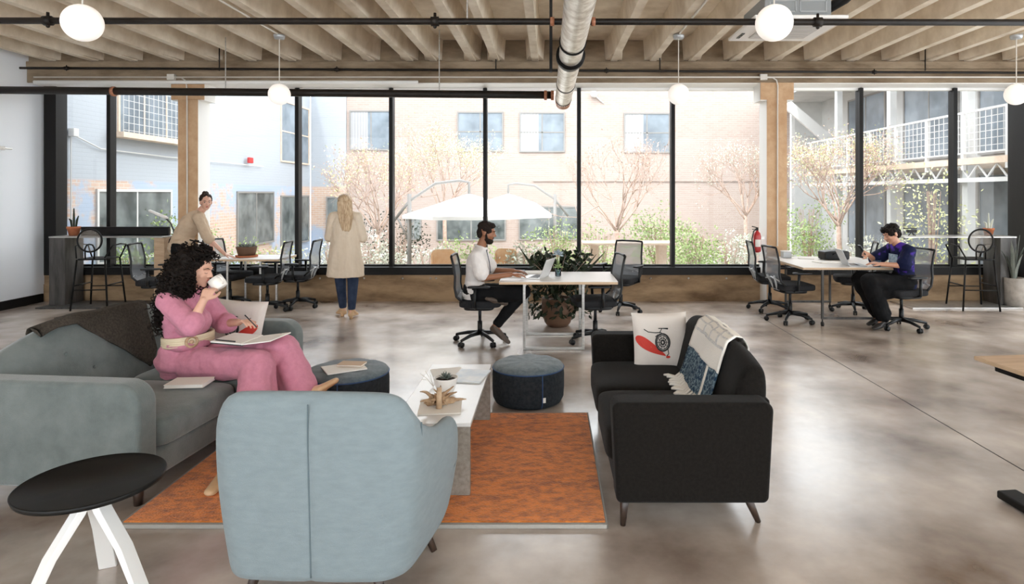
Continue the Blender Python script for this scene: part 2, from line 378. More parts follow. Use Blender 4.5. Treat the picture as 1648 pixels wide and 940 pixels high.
# ============================================================ THE ROOM
YW, YG, YC = 9.83, 9.92, 9.50
XL, XR, YB = -8.0, 8.75, -3.2
ZJ, ZS, ZB = 3.73, 4.06, 3.40
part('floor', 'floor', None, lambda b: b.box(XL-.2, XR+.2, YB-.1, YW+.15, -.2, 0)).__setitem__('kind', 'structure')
fl = bpy.data.objects['floor']
part('floor_joint', 'pipe', fl, lambda b: b.box(2.905, 2.913, YB, 8.6, 0, .0012))
part('floor_joint', 'pipe', fl, lambda b: b.box(-7.9, 8.7, 1.2, 1.207, 0, .0012))
w = part('wall_left', 'white_wall', None, lambda b: (b.box(XL-.2, XL, YB, YW+.1, 0, ZS)), ); tag(w, kind='structure')
def door_leaf(b): b.box(XL, XL+.05, 8.35, 9.24, .02, 2.1)
w = part('door_1', 'white_wall', None, lambda b: (b.box(XL, XL+.03, 7.6, 8.95, .15, 2.28))); tag(w, kind='structure')
part('door_closer', 'steel', w, lambda b: (b.cbox((XL+.08, 8.75, 2.36), (.06, .5, .055)), b.tube([(XL+.1, 8.95, 2.36), (XL+.1, 9.12, 2.36)], .012)))
part('door_frame', 'darksteel', w, lambda b: b.box(XL+.002, XL+.035, 8.95, 8.99, .15, 2.32))
w = part('baseboard_left', 'black_metal', None, lambda b: b.box(XL, XL+.03, YB, YW-.05, 0, .13)); tag(w, kind='structure')
w = part('wall_right', 'white_wall', None, lambda b: (b.box(XR, XR+.2, YB, YW+.1, 0, .3), b.box(XR, XR+.2, YB, YW+.1, 3.7, ZS), b.box(XR, XR+.2, 8.6, YW+.1, .3, 3.7), b.box(XR, XR+.2, YB, -3.0, .3, 3.7), b.box(XR, XR+.2, 2.6, 2.9, .3, 3.7))); tag(w, kind='structure')
w = part('wall_back', 'white_wall', None, lambda b: (b.box(XL, XR, YB-.2, YB, 0, .12), b.box(XL, XR, YB-.2, YB, 3.85, ZS), *[b.box(x-.06, x+.06, YB-.2, YB, .12, 3.85) for x in (XL+.06, -5.2, -2.4, .4, 3.2, 6.0, XR-.06)])); tag(w, kind='structure')
w = part('window_20', 'glass', None, lambda b: b.box(XL, XR, YB-.12, YB-.11, .12, 3.85)); tag(w, kind='structure')
w = part('window_21', 'glass', None, lambda b: b.box(XR+.1, XR+.11, -3.0, 8.6, .3, 3.7)); tag(w, kind='structure')
# knee wall under the glazing, with bolt heads
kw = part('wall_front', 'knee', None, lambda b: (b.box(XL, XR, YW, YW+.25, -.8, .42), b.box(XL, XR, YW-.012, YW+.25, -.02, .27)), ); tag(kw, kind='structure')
def bolts(b):
    for px in (515, 556, 586, 648, 693, 702, 735, 1047, 1108, 1169, 1371, 1429, 1496, 1580):
        b.ell(((px-CX)*YW/1000, YW-.005, .365), (.016, .014, .016), seg=10, rings=6)
part('wall_bolt', 'steel', kw, bolts, smooth=True)
def edge(b): b.box(XL+.3, XR, YW-.03, YW-.01, 0, .02)
tr = part('trim_1', 'black_metal', None, lambda b: (b.box(XL+.05, 7.9, YW-.03, YG+.06, .42, .54), b.box(XL+.05, 7.9, YG+.02, YG+.07, .54, .57))); tag(tr, kind='structure')
tr = part('trim_lit_soffit', 'white', None, lambda b: (b.box(XL+.02, XR, YC+.02, YG+.1, ZB-.012, ZB), b.box(XL+.02, XR, YG-.02, YG+.06, ZB-.05, ZB-.012))); tag(tr, kind='structure')  # header strip, plus a white sheet colouring window light onto the beam soffit
# windows: mullions and panes
xs = [-7.9+.08] + [-7.0+1.4925*k for k in range(0, 10)] + [7.42]
for i in range(len(xs)-1):
    x0, x1 = xs[i], xs[i+1]
    wroot = empty('window_%d' % (i+1), (x0, YG, .54), kind='structure')
    part('mullion', 'black_metal', wroot, lambda b: (b.box(-.03, .03, -.07, .07, 0, ZB-.54-.02)) if i else b.box(-.13, .06, -.16, .07, -.12, ZB-.54+.02))
    part('glass_pane', 'glass', wroot, lambda b: b.box(.03, x1-x0-.03, .01, .018, 0.02, ZB-.54-.03))
wroot = empty('window_%d' % (len(xs)), (7.42, YG, 0), kind='structure')
part('mullion', 'black_metal', wroot, lambda b: b.box(-.06, .13, -.35, .07, 0, ZB-.012))
part('glass_pane', 'glass', wroot, lambda b: b.box(.13, XR-7.42, .01, .018, .56, ZB-.03))
w = part('trim_3', 'black_metal', None, lambda b: b.box(7.9, XR, YW-.03, YG+.06, .42, .54)); tag(w, kind='structure')
# ceiling: slab, joists, edge beam
ceil = part('ceiling', 'concrete', None, lambda b: b.box(XL-.2, XR+.2, YB-.3, YW+.3, ZS, ZS+.25)); tag(ceil, kind='structure')
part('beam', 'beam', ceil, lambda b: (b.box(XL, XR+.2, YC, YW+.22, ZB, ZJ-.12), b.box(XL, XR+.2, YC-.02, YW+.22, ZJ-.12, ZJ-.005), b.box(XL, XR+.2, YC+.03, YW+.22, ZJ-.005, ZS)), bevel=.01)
jx = [21, 82, 151, 214, 281, 343, 406, 470, 535, 597, 659, 697, 760, 798, 861, 925, 988, 1051, 1114, 1179, 1245, 1309, 1369, 1434, 1496, 1559, 1629, 1692]
for px in jx + [-42, 1757]:
    X = (px-CX)*YC/1000
    if X < XL+.1 or X > XR: continue
    part('joist', 'concrete', ceil, lambda b: b.loft([[(X-.052, y, ZJ), (X+.052, y, ZJ), (X+.085, y, ZS+.02), (X-.085, y, ZS+.02)] for y in (YB, YC+.05)]))
    part('joist_end', 'concrete', ceil, lambda b: b.loft([[(X-w_, y, ZJ+.02), (X+w_, y, ZJ+.02), (X+w_+.02, y, ZS), (X-w_-.02, y, ZS)] for y, w_ in ((YC-.55, .04), (YC+.04, .13))]))
# columns
def column(x0, x1, label):
    c = part('column', 'column', None, lambda b: b.box(x0, x1, YC, YC+.015, 0, ZB)); 
    tag(c, label, 'column', kind='structure')
    part('column_lit_shaft', 'white', c, lambda b: b.box(x0, x1, YC+.015, YW+.02, 0, ZB-.1))  # window light on the brown column's sides put in as white colour
    part('column_capital', 'column', c, lambda b: b.box(x0-.10, x1+.10, YC-.01, YC+.012, ZB-.26, ZB))
    part('capital_lit_body', 'white', c, lambda b: b.box(x0-.10, x1+.10, YC+.012, YW, ZB-.27, ZB))  # capital behind its brown front, the same window light coloured white
    m = (x0+x1)/2
    part('conduit', 'conduit', c, lambda b: b.tube([(m-.22, YC-.035, ZB+.07), (m-.08, YC-.035, ZB+.07), (m-.02, YC-.035, ZB+.03), (m, YC-.03, ZB-.05), (m, YC-.02, ZB-.3), (m, YC-.015, .9)], .011))
    part('junction_box', 'conduit', c, lambda b: b.box(m-.28, m-.17, YC-.07, YC-.01, ZB+.03, ZB+.12), bevel=.004)
column(-5.687, -5.387, 'brown concrete column at the left with window-lit side coloured white and square capital')
column(3.32, 3.625, 'brown concrete column at the right beside the red fire extinguisher')
# header pipe runs
def pipe(label, y, z0, z1, x0, x1, r, clips=(), rods=(), m='pipe', extra=None, name='sprinkler_pipe'):
    o = empty(name, ((x0+x1)/2, y, 0), label=label, cat='pipe'); cx = (x0+x1)/2
    zz = lambda x: z0+(z1-z0)*(x-x0)/(x1-x0)
    part('pipe_run', m, o, lambda b: b.tube([(x0-cx, 0, z0), (x1-cx, 0, z1)], r, 14), smooth=True)
    for x in clips:
        part('hanger_clip', m, o, lambda b: (b.tube([(x-cx-.03, 0, zz(x)), (x-cx+.03, 0, zz(x))], r*1.5, 12), b.tube([(x-cx, 0, zz(x)), (x-cx, 0, zz(x)+r*2.6)], r*.45, 8), b.ell((x-cx, 0, zz(x)-r*1.6), (r*.6,)*3, seg=8, rings=6)), smooth=True)
    for x, zt in rods:
        part('hanger_rod', 'steel', o, lambda b: b.tube([(x-cx, 0, zz(x)-r), (x-cx, 0, zt)], .008, 6))
    return o
p1 = pipe('long dark pipe crossing the whole ceiling nearest the camera', 4.96, 1.7+.280*4.96, 1.7+.274*4.96, XL, XR, .026, clips=((77-CX)*.00496, (700-CX)*.00496, (1316-CX)*.00496), rods=(((752-CX)*.00496, ZS),))
for px in (888, 954):
    x = (px-CX)*.00496
    part('coupling', 'rust', p1, lambda b: b.tube([(x-.012-(XL+XR)/2, 0, 3.075), (x+.02-(XL+XR)/2, 0, 3.075)], .036, 12), smooth=True)
p2 = pipe('thick black pipe in front of the window tops ending at the duct', 8.45, 1.7+.1675*8.45, 1.7+.159*8.45, XL, .04, .052, clips=(), rods=(((363-CX)*.00845, ZJ+.1), ((707-CX)*.00845, ZJ+.2)))
for px in (183, 878, 889):
    x = (px-CX)*.00845; z = 1.7+.167*8.45-.0085*8.45*(x-XL)/(8)
    part('coupling', 'rust', p2, lambda b: b.tube([(x-.02-(XL+.04)/2, 0, z), (x+.02-(XL+.04)/2, 0, z)], .066, 14), smooth=True)
p3 = pipe('thin dark pipe along the concrete edge beam', 9.38, 3.60, 3.52, XL, XR, .018, clips=((107-CX)*.00938, (542-CX)*.00938, (976-CX)*.00938, (1407-CX)*.00938))
for px in (353, 798, 1062, 1489):
    x = (px-CX)*.00938
    part('hanger_rod', 'pipe', p3, lambda b: b.tube([(x-(XL+XR)/2, 0, 3.56), (x-(XL+XR)/2, 0, 4.04)], .010, 6))
pipe('pale conduit along the lower edge of the concrete beam', 9.45, 3.475, 3.475, XL+.15, 8.5, .012, m='conduit', name='electrical_conduit')
tag(part('curtain_rail', 'white', None, lambda b: b.tube([(XL+.2, 9.40, ZB-.01), (-2, 9.42, ZB-.01)], .028, 12), smooth=True), 'long white roller tube under the beam at the left', 'rail')

# duct
du = empty('air_duct', (.2, 6, 3.05), label='silver wrapped round duct hanging down the middle of the ceiling', cat='duct')
R_ = .112
def ductp(y): return V((.19+.02*(9-y)/5-.2, y-6, 0))
part('duct_body', 'duct', du, lambda b: b.tube([ductp(y) for y in [-4+.25*k for k in range(53)]], [R_*(1+.012*math.sin(k*2.1)) for k in range(53)], 28), smooth=True)
for y, rr, ww in ((5.52, .122, .02), (6.08, .142, .05), (6.22, .125, .03), (7.63, .118, .018), (8.75, .118, .018), (3.9, .12, .02), (2.4, .12, .02)):
    part('duct_band', 'black_metal', du, lambda b: b.tube([ductp(y-ww), ductp(y+ww)], rr, 28), smooth=True)
part('duct_elbow', 'rust', du, lambda b: b.tube([ductp(8.75), ductp(8.95), ductp(9.05)+V((0, 0, -.05)), ductp(9.08)+V((0, 0, -.09))], [.112, .115, .10, .05], 24), smooth=True)
part('hanger_bracket', 'black_metal', du, lambda b: (b.cbox((-.19, .25, .25), (.03, .05, .75)), b.cbox((-.42, .35, .42), (.5, .04, .03)), b.cbox((.13, .25, .35), (.02, .03, .65))))

# globe pendants
def pendant(x, y, cord_top, label):
    o = empty('globe_pendant', (x, y, 2.965), label=label, cat='pendant lamp', group=None)
    part('globe', 'globe', o, lambda b: b.ell((0, 0, 0), (.135,)*3, seg=32, rings=20), smooth=True)
    part('cord', 'conduit', o, lambda b: b.tube([(0, 0, .13), (0, 0, cord_top-2.965)], .006, 8))
    part('canopy', 'silver', o, lambda b: b.lathe([(.005, cord_top-2.965+.0), (.06, cord_top-2.965), (.07, cord_top-2.965+.03), (.07, cord_top-2.965+.05), (.02, cord_top-2.965+.06)]), smooth=True)
    part('conduit', 'conduit', o, lambda b: b.tube([(0, 0, ZJ-2.965-.01), (0, -3.5, ZJ-2.965-.01)], .012, 8))
    return o
for x, y, l in ((-3.46, 4.6, 'large white globe lamp at upper left in front of the dark pipe'), (1.66, 4.6, 'large white globe lamp at upper right beside the air conditioning cassette'),
                (-3.44, 7.9, 'smaller white globe lamp hanging before the windows left of the blond woman'), (1.635, 7.9, 'smaller white globe lamp hanging before the windows left of the right column'),
                (5.93, 7.9, 'white globe lamp cut by the right edge of the photo')):
    pendant(x, y, ZJ-.06, l)
# AC cassette
ac = empty('air_conditioner', (2.3, 6.1, 3.30), label='white ceiling air conditioning cassette with grey housing at upper right', cat='air conditioner')
part('fascia_panel', 'white', ac, lambda b: b.cbox((0, 0, .02), (.86, .86, .035)), bevel=.012)
part('grille', 'ac_grill', ac, lambda b: (b.cbox((.02, 0, 0), (.56, .56, .012)), *[b.cbox((.02, -.25+.04*k, -.008), (.54, .006, .006)) for k in range(13)]))
part('vent_slot', 'black_plastic', ac, lambda b: [b.cbox((-.37, y, 0), (.03, .05, .01)) for y in (.12, .19, .26)])
part('housing', 'grey_box', ac, lambda b: (b.cbox((0, -.03, .14), (.62, .62, .19))), bevel=.01)
part('housing_recess', 'silver', ac, lambda b: [(b.cbox((x, -.343, .19), (.24, .006, .012)), b.cbox((x, -.343, .09), (.24, .006, .012)), b.cbox((x-.12, -.343, .14), (.012, .006, .11)), b.cbox((x+.12, -.343, .14), (.012, .006, .11))) for x in (-.14, .14)])
part('supply_pipe', 'black_plastic', ac, lambda b: b.tube([(.30, -.1, .14), (.5, -.2, .25), (.6, -.6, .4), (.75, -1.6, .44)], .05, 12), smooth=True)

# ============================================================ OUTSIDE
GZ = -.8
g = part('ground', 'gravel', None, lambda b: b.box(-14, 14, YW+.25, 26, GZ-.2, GZ)); tag(g, kind='structure', label='pale gravel courtyard ground', cat='ground')
def window_unit(root, mx, w_, h_, frame='out_grey', pane='out_glass', mull=(1, 0), curtain=False):
    """a window in local XZ facing -Y, transformed by mx, sitting just inside its wall face"""
    f = MB()
    for a in ((-w_/2-.05, w_/2+.05, -.05, 0), (-w_/2-.05, w_/2+.05, h_, h_+.05)): f.box(a[0], a[1], -.03, .10, a[2], a[3], mx)
    for x in (-w_/2-.05, w_/2): f.box(x, x+.05, -.03, .10, 0, h_, mx)
    for k in range(1, mull[0]+1): x = -w_/2+w_*k/(mull[0]+1); f.box(x-.02, x+.02, -.015, .08, 0, h_, mx)
    for k in range(1, mull[1]+1): z = h_*k/(mull[1]+1); f.box(-w_/2, w_/2, -.015, .08, z-.02, z+.02, mx)
    wf = f.build('window', frame, root)
    p = MB(); p.box(-w_/2, w_/2, -.005, .03, 0, h_, mx); p.build('pane', pane, wf)
    if curtain:
        c = MB(); c.loft([[mx @ V((-w_/2+w_*.42*k/24, -.012+.006*math.sin(k*1.6), z)) for k in range(25)] for z in (0, h_)], closed=False, cap=False); c.build('curtain', 'curtain', wf, fix=False)
    return wf
YF = 22.0
pf = empty('brick_building', (0, YF, GZ), label='pink brick building across the courtyard with four upper windows', cat='building')
part('wall', 'pinkbrick', pf, lambda b: b.box(-7.2, 8.5, 0, .4, 0, 6.5))
part('ledge', 'pinkbrick', pf, lambda b: b.box(-.6, 9.6, -.05, .0, 2.94, 3.01))
for a, b_, t, bt in ((565, 630, 180, 240), (738, 808, 182, 242), (838, 907, 183, 243), (1006, 1076, 184, 244)):
    s = YF/1000; x0, x1 = (a-CX)*s, (b_-CX)*s; z1, z0 = 1.7+(CY-t)*s-GZ, 1.7+(CY-bt)*s-GZ
    window_unit(pf, Matrix.Translation(((x0+x1)/2, -.02, z0)), x1-x0, z1-z0, pane='out_glass_pale', mull=(1, 1 if a > 600 else 0), curtain=a in (565, 838, 1006))
for a, b_, t, bt in ((705, 812, 348, 385), (837, 930, 334, 384), (655, 676, 350, 384)):
    s = YF/1000; x0, x1 = (a-CX)*s, (b_-CX)*s; z1, z0 = 1.7+(CY-t)*s-GZ, 1.7+(CY-bt)*s-GZ
    window_unit(pf, Matrix.Translation(((x0+x1)/2, -.02, z0)), x1-x0, z1-z0, pane='out_glass', mull=(1, 0))
part('flood_lamp', 'out_white', pf, lambda b: (b.ell((1.55, -.15, 6.0), (.12, .12, .12)), b.tube([(1.55, -.1, 6), (1.9, 0, 5.7)], .03)), smooth=True)
# left painted building: side wall parallel to the view, then a short return facing the camera
lb = empty('painted_building', (-8.2, 10, GZ), label='whitewashed and blue painted brick building behind the left windows', cat='building')
lbx = lambda y: -.25*(y-10)/12
part('wall', 'bluepaint', lb, lambda b: b.loft([[(lbx(y)-.4, y-10, 0), (lbx(y), y-10, 0), (lbx(y), y-10, 6.8), (lbx(y)-.4, y-10, 6.8)] for y in (10.15, 21.9)]))
part('end_wall', 'bluepaint', lb, lambda b: b.box(-.24, 1.0, 11.93, 12.3, 0, 6.8))
def side_window(px0, px1, z0, z1, **k):
    yA = (-8.2+lbx(14))/((px0-CX)/1000); yB = (-8.2+lbx(18))/((px1-CX)/1000); ym = (yA+yB)/2
    mx = Matrix.Translation((lbx(ym)+.03, ym-10, z0-GZ)) @ Matrix.Rotation(PI/2, 4, 'Z')
    return window_unit(lb, mx, yB-yA, z1-z0, **k)
side_window(152, 262, .45, 1.74, frame='out_white', mull=(1, 0))
side_window(385, 437, .3, 1.72, mull=(1, 0))
side_window(458, 497, .1, 1.6, mull=(1, 0))
side_window(458, 497, 2.75, 4.6, mull=(1, 1), pane='out_glass_pale', frame='pale_wood')
side_window(187, 290, 2.85, 4.6, mull=(2, 0), pane='out_glass_pale', frame='pale_wood')
part('balcony_slab', 'pale_wood', lb, lambda b: b.box(.0, .28, 1.55, 4.0, 2.76-GZ, 2.86-GZ))
def mesh_rail(b):
    for k in range(17): y = 1.6+k*.148; b.box(.235, .245, y-.004, y+.004, 2.86-GZ, 4.6-GZ)
    for k in range(13): z = 2.9-GZ+k*.14; b.box(.235, .245, 1.6, 3.97, z-.004, z+.004)
part('balcony_mesh', 'out_white', lb, mesh_rail)
part('wall_conduit', 'out_white', lb, lambda b: (b.tube([(.03, .6, 1.9), (.03, .6, 3.5)], .012, 6), b.tube([(.03, .7, 3.5), (.03, 1.3, 3.32), (.0, 3.4, 3.29), (-.1, 8, 3.29)], .012, 6)))
part('wall_lamp', 'out_white', lb, lambda b: b.cbox((.06, .62, 3.55), (.1, .12, .14)), bevel=.01)
part('alarm_bell', 'ext_red', lb, lambda b: b.cbox((-.02, 7.05, 3.42), (.08, .22, .16)), bevel=.02)
window_unit(lb, Matrix.Translation((.62, 11.9, .1-GZ)), .5, 1.45, mull=(0, 0))
# right gallery building
rb = empty('gallery_building', (8.3, 10, GZ), label='pale concrete building with railed gallery behind the right windows', cat='building')
part('wall', 'out_concrete', rb, lambda b: (b.box(1.2, 1.5, .5, 14, 0, 5.7), b.box(.25, 1.5, 11.7, 12, 0, 5.7)))
part('gallery_slab', 'pale_wood', rb, lambda b: b.box(-.45, 1.2, .5, 9, 3.05, 3.17))
part('gallery_truss', 'out_white', rb, lambda b: (b.box(-.42, -.34, .5, 9, 2.72, 2.80), *[b.tube([(-.38, .5+.25*k, 2.8 if k % 2 else 3.05), (-.38, .75+.25*k, 3.05 if k % 2 else 2.8)], .018, 5) for k in range(33)]))
part('gallery_roof', 'out_concrete', rb, lambda b: b.box(-.6, 1.2, .5, 12, 5.7, 5.82))
def rail(b):
    b.box(-.43, -.39, .5, 9, 4.02, 4.06); b.box(-.43, -.39, .5, 9, 3.25, 3.28)
    for k in range(8): y = .7+k*1.15; b.box(-.44, -.38, y-.03, y+.03, 2.95, 4.04)
    for k in range(57): y = .5+k*.15; b.box(-.415, -.405, y-.005, y+.005, 3.25, 4.04)
    for k in range(5): z = 3.38+k*.13; b.box(-.415, -.405, .5, 9, z-.005, z+.005)
part('gallery_railing', 'out_white', rb, rail)
for y in (1.9, 4.6, 7.3): part('gallery_post', 'out_concrete', rb, lambda b: b.box(-.3, -.15, y, y+.16, 0, 5.7))
for y, z in ((2.6, .9), (5.5, .9), (8.6, .9), (2.6, 3.4), (5.5, 3.4), (8.6, 3.4)):
    window_unit(rb, Matrix.Translation((1.16, y, z)) @ Matrix.Rotation(-PI/2, 4, 'Z'), 2.1, 2.0, pane='out_glass_pale', mull=(1, 0))
part('stair_stringer', 'out_white', rb, lambda b: (b.loft([[(-1.0, 9.6, 5.7), (-1.0, 9.7, 5.7), (-1.0, 9.7, 5.3), (-1.0, 9.6, 5.3)], [(1.1, 9.6, 3.9), (1.1, 9.7, 3.9), (1.1, 9.7, 3.5), (1.1, 9.6, 3.5)]])))

# vegetation
def rnd(): return V((random.gauss(0, 1), random.gauss(0, 1), random.gauss(0, 1)))
def grow(b, p, d, L, r, depth, tips, spread=.45):
    n = 3; pts = [V(p)]; dd = V(d).normalized(); q = V(p)
    for _ in range(n):
        dd = (dd+rnd()*.08+V((0, 0, .05))).normalized(); q = q+dd*L/n; pts.append(q.copy())
    b.tube(pts, [r*(1-.35*k/n) for k in range(n+1)], 5 if depth > 2 else 4)
    if depth <= 2: tips += pts[1:]
    if depth == 0: return
    for k in range(random.choice((2, 3, 3))):
        nd = (dd+rnd()*spread+V((0, 0, .1))).normalized()
        grow(b, pts[-1] if k else pts[-2], nd, L*random.uniform(.66, .86), r*.58, depth-1, tips, spread)
def tree(x, y, trunk, L, label, leafm, nleaf, ls=.05, depth=5, fan=7, r=.06, leaf2=None, base=0.0):
    o = empty('courtyard_tree', (x, y, GZ), label=label, cat='tree')
    b = MB(); tips = []
    b.tube([(0, 0, 0), (.02, 0, trunk*.5), (0, .02, trunk)], [r*1.25, r, r*.9], 8)
    for k in range(fan):
        a = 2*PI*k/fan+random.uniform(-.3, .3)
        grow(b, (0, 0, trunk*random.uniform(.9, 1.0)), (math.cos(a)*.75, math.sin(a)*.75, 1), L, r*.45, depth-1, tips, .38)
    b.build('trunk', 'bark', o, smooth=True)
    for mname, cnt in ((leafm, nleaf), (leaf2, nleaf)):
        if not mname: continue
        lf = MB()
        for _ in range(cnt):
            t = random.choice(tips); lf.leaf(t+rnd()*.07, rnd(), rnd(), ls*random.uniform(.7, 1.3), ls*.6)
        lf.build('foliage', mname, o, fix=False)
    return o
def bush(x, y, w_, d_, h_, label, leafm, n, ls=.07, z=GZ, stems=True, name='courtyard_shrub', cat='shrub'):
    o = empty(name, (x, y, z), label=label, cat=cat)
    b = MB()
    for k in range(14):
        a = random.uniform(0, 2*PI); q = random.uniform(.2, .8)
        b.tube([(0, 0, 0), (math.cos(a)*w_*.15*q, math.sin(a)*d_*.15*q, h_*.4), (math.cos(a)*w_*.4*q, math.sin(a)*d_*.4*q, h_*.85)], [.02, .014, .006], 5)
    b.build('stem', 'bark', o)
    lf = MB(); cl = [(V((random.uniform(-1, 1)*w_*.4, random.uniform(-1, 1)*d_*.4, random.uniform(.15, .85)*h_)), random.uniform(.16, .3)*h_) for _ in range(16)]
    for _ in range(n):
        c, rr = random.choice(cl); v = rnd(); v = v.normalized()*rr*random.uniform(.5, 1.05)
        lf.leaf(c+v, v+rnd()*.6, rnd(), ls*random.uniform(.6, 1.4), ls*.55)
    lf.build('foliage', leafm, o, fix=False)
    return o
P_ = lambda px, Y: (px-CX)*Y/1000
tree(P_(607, 16), 16, 1.55, .75, 'bare twiggy tree behind the blond woman', 'leaf_lime', 900, depth=6, leaf2='leaf_brick')
tree(P_(715, 18.5), 18.5, 2.0, .85, 'budding tree with yellow green leaves left of the umbrellas', 'leaf_lime', 2200, depth=6, leaf2='leaf_sage')
tree(P_(993, 15), 15, 1.7, .8, 'bare twiggy tree behind the desk of the bearded man', 'leaf_brick', 700, depth=6)
tree(P_(1350, 14.5), 14.5, 1.9, .68, 'slender green tree right of the right column', 'leaf_lime', 2000, depth=6, leaf2='leaf_brick')
tree(P_(1200, 18), 18, 1.9, .72, 'pale sprouting tree beside the left face of the right column', 'leaf_sage', 1300, depth=6)
bl = [(1060, 15.5, 1.5, 1, 2.2, 'tall green shrub left of the right column', 'leaf_green', 2600), (1120, 14, 1.2, 1, 1.85, 'rounded green shrub behind the wooden bench', 'leaf_green', 2300),
      (965, 16.5, 1.2, .9, 1.7, 'green shrub below the bare tree at the middle', 'leaf_green', 1500), (1175, 15, 1.6, .9, 1.6, 'pale flowering shrub beside the right column', 'leaf_sage', 2200),
      (1300, 15.2, 1.4, 1, 2.5, 'tall light green shrub right of the right column', 'leaf_green', 2600), (1375, 13, 1.3, .8, 1.5, 'low grey green shrub behind the right desk', 'leaf_sage', 1600),
      (640, 17, 1.6, 1, 2.0, 'dark leaved shrub behind the blond woman', 'leaf_dark', 1500), (590, 14, 1.8, .9, 1.6, 'grey green shrub left of the umbrella pole', 'leaf_sage', 2000),
      (690, 14.5, 1.8, .8, 1.35, 'sage border planting below the first umbrella', 'leaf_sage', 1800), (770, 15, 1.6, .8, 1.5, 'soft green border planting behind the bearded man', 'leaf_green', 1200),
      (900, 15, 1.3, .8, 1.9, 'light green shrub under the second umbrella arm', 'leaf_green', 1500), (850, 12.5, 1.2, .7, 1.55, 'pale spiky shrub behind the open laptop', 'leaf_sage', 1600),
      (270, 13, 1.6, .9, 2.1, 'loose green shrub left of the left column', 'leaf_green', 1800), (210, 11.6, 1.2, .5, 1.55, 'green shrub seen under the left bar counter', 'leaf_green', 1800),
      (440, 12.6, 1.0, .8, 1.5, 'light green shrub behind the left desk chairs', 'leaf_lime', 1200), (535, 13.2, 1.3, .8, 1.5, 'twiggy grey shrub left of the blond woman', 'leaf_sage', 1500),
      (1430, 14, 1.6, .8, 1.7, 'loose shrub behind the man in the tie dye shirt', 'leaf_sage', 1500), (395, 14, .7, .6, 1.5, 'small green shrub below the second left building window', 'leaf_green', 900),
      (1500, 12, .5, .5, 3.0, 'narrow leafy climber below the gallery', 'leaf_lime', 900)]
for px, Y, w_, d_, h_, l, m_, n_ in bl: bush(P_(px, Y), Y, w_, d_, h_, l, m_, n_)
# cantilever umbrellas
def umbrella(px, Y, side, label):
    o = empty('patio_umbrella', (P_(px, Y), Y, GZ), label=label, cat='umbrella', group='white courtyard umbrellas')
    b = MB(); zt, ze, R = 1.7-GZ, 1.7-.033*Y-GZ, 1.38 if side < 0 else 1.25
    n = 8
    def rim(k, rr, z): a = 2*PI*(k+.5)/n; return V((rr*math.cos(a), rr*math.sin(a), z))
    rows = [(.02, zt), (.35, zt-.10), (.8, zt-.25), (R, ze), (R, ze-.07)]
    b.loft([[rim(k, r, z) for k in range(n)] for r, z in rows], cap=False)
    b.build('canopy', 'canvas', o)
    for k in range(n): part('rib', 'out_grey', o, lambda b: b.tube([rim(k, .04, zt-.04), rim(k, R-.03, ze-.02)], .012, 5))
    part('mast', 'out_grey', o, lambda b: b.tube([(side*1.25, 0, 0), (side*1.25, 0, 2.50)], .045, 10), smooth=True)
    part('cantilever_arm', 'out_grey', o, lambda b: (b.tube([(side*1.6, 0, 1.9), (side*1.25, 0, 2.35), (side*.7, 0, 2.72), (side*.2, 0, 2.78), (0, 0, 2.74), (0, 0, zt)], .03, 8), b.tube([(side*1.5, 0, 2.0), (side*1.25, 0, 1.5)], .022, 6)), smooth=True)
    part('foot', 'steel', o, lambda b: (b.cbox((side*1.25, 0, .03), (1.0, .12, .06)), b.cbox((side*1.25, 0, .03), (.12, 1.0, .06))))
umbrella(755, 13.0, -1, 'left white patio umbrella with its mast at the left')
umbrella(818, 16.6, 1, 'right white patio umbrella with its mast at the right')
# bench, table and chairs outside
o = empty('picnic_table', (P_(1010, 13), 13, GZ), label='long pale wooden outdoor table behind the mullion right of the middle', cat='table')
part('tabletop', 'pale_wood', o, lambda b: [b.box(-.95, .95, -.35+.18*k, -.19+.18*k, 1.45, 1.50) for k in range(4)], bevel=.01)
for x in (-.7, .7): part('leg', 'pale_wood', o, lambda b: b.box(x-.08, x+.08, -.2, .2, 0, 1.45))
def out_chair(px, Y, rz, label):
    o = empty('patio_chair', (P_(px, Y), Y, GZ+.25), rz, label, 'chair', 'orange wooden patio chairs')
    part('seat', 'orange_wood', o, lambda b: b.box(-.25, .25, -.25, .25, .62, .66), bevel=.01)
    part('backrest', 'orange_wood', o, lambda b: b.prism(rrect(-.25, .25, .75, 1.12, (.02, .02, .12, .12)), .22, .26), bevel=.01)
    for x in (-.22, .22):
        for y in (-.22, .22): part('leg', 'orange_wood', o, lambda b: b.tube([(x, y, 0), (x, y, .62 if y < 0 else 1.0)], .018, 6))
out_chair(714, 12.4, .2, 'orange wooden patio chair left of the bearded man')
out_chair(808, 12.6, -.3, 'orange wooden patio chair right of the bearded man')

# ============================================================ SOFT FURNITURE
def puff(b, c, h, e=(.3, .3), seg=48, rings=24, mx=None, bulge=0):
    c = V(c); mx = mx or Matrix.Identity(3)
    sp = lambda v, p: math.copysign(abs(v)**p, v)
    rr = []
    for i in range(rings+1):
        t = -PI/2+PI*i/rings; t = min(max(t, -PI/2+.012), PI/2-.012)
        ring = []
        for k in range(seg):
            q = 2*PI*(k+.5)/seg
            x = sp(math.cos(t), e[0])*sp(math.cos(q), e[1]); y = sp(math.cos(t), e[0])*sp(math.sin(q), e[1]); z = sp(math.sin(t), e[0])
            z2 = z*(1+bulge*(1-x*x)*(1-y*y))
            ring.append(c+mx @ V((h[0]*x, h[1]*y, h[2]*z2)))
        rr.append(ring)
    return b.loft(rr)
def tleg(o, x, y, z0, dx, dy, r0=.028, r1=.014, m='darkwood'):
    return part('leg', m, o, lambda b: b.tube([(x, y, z0), (x+dx, y+dy, 0)], [r0, r1], 14), smooth=True)

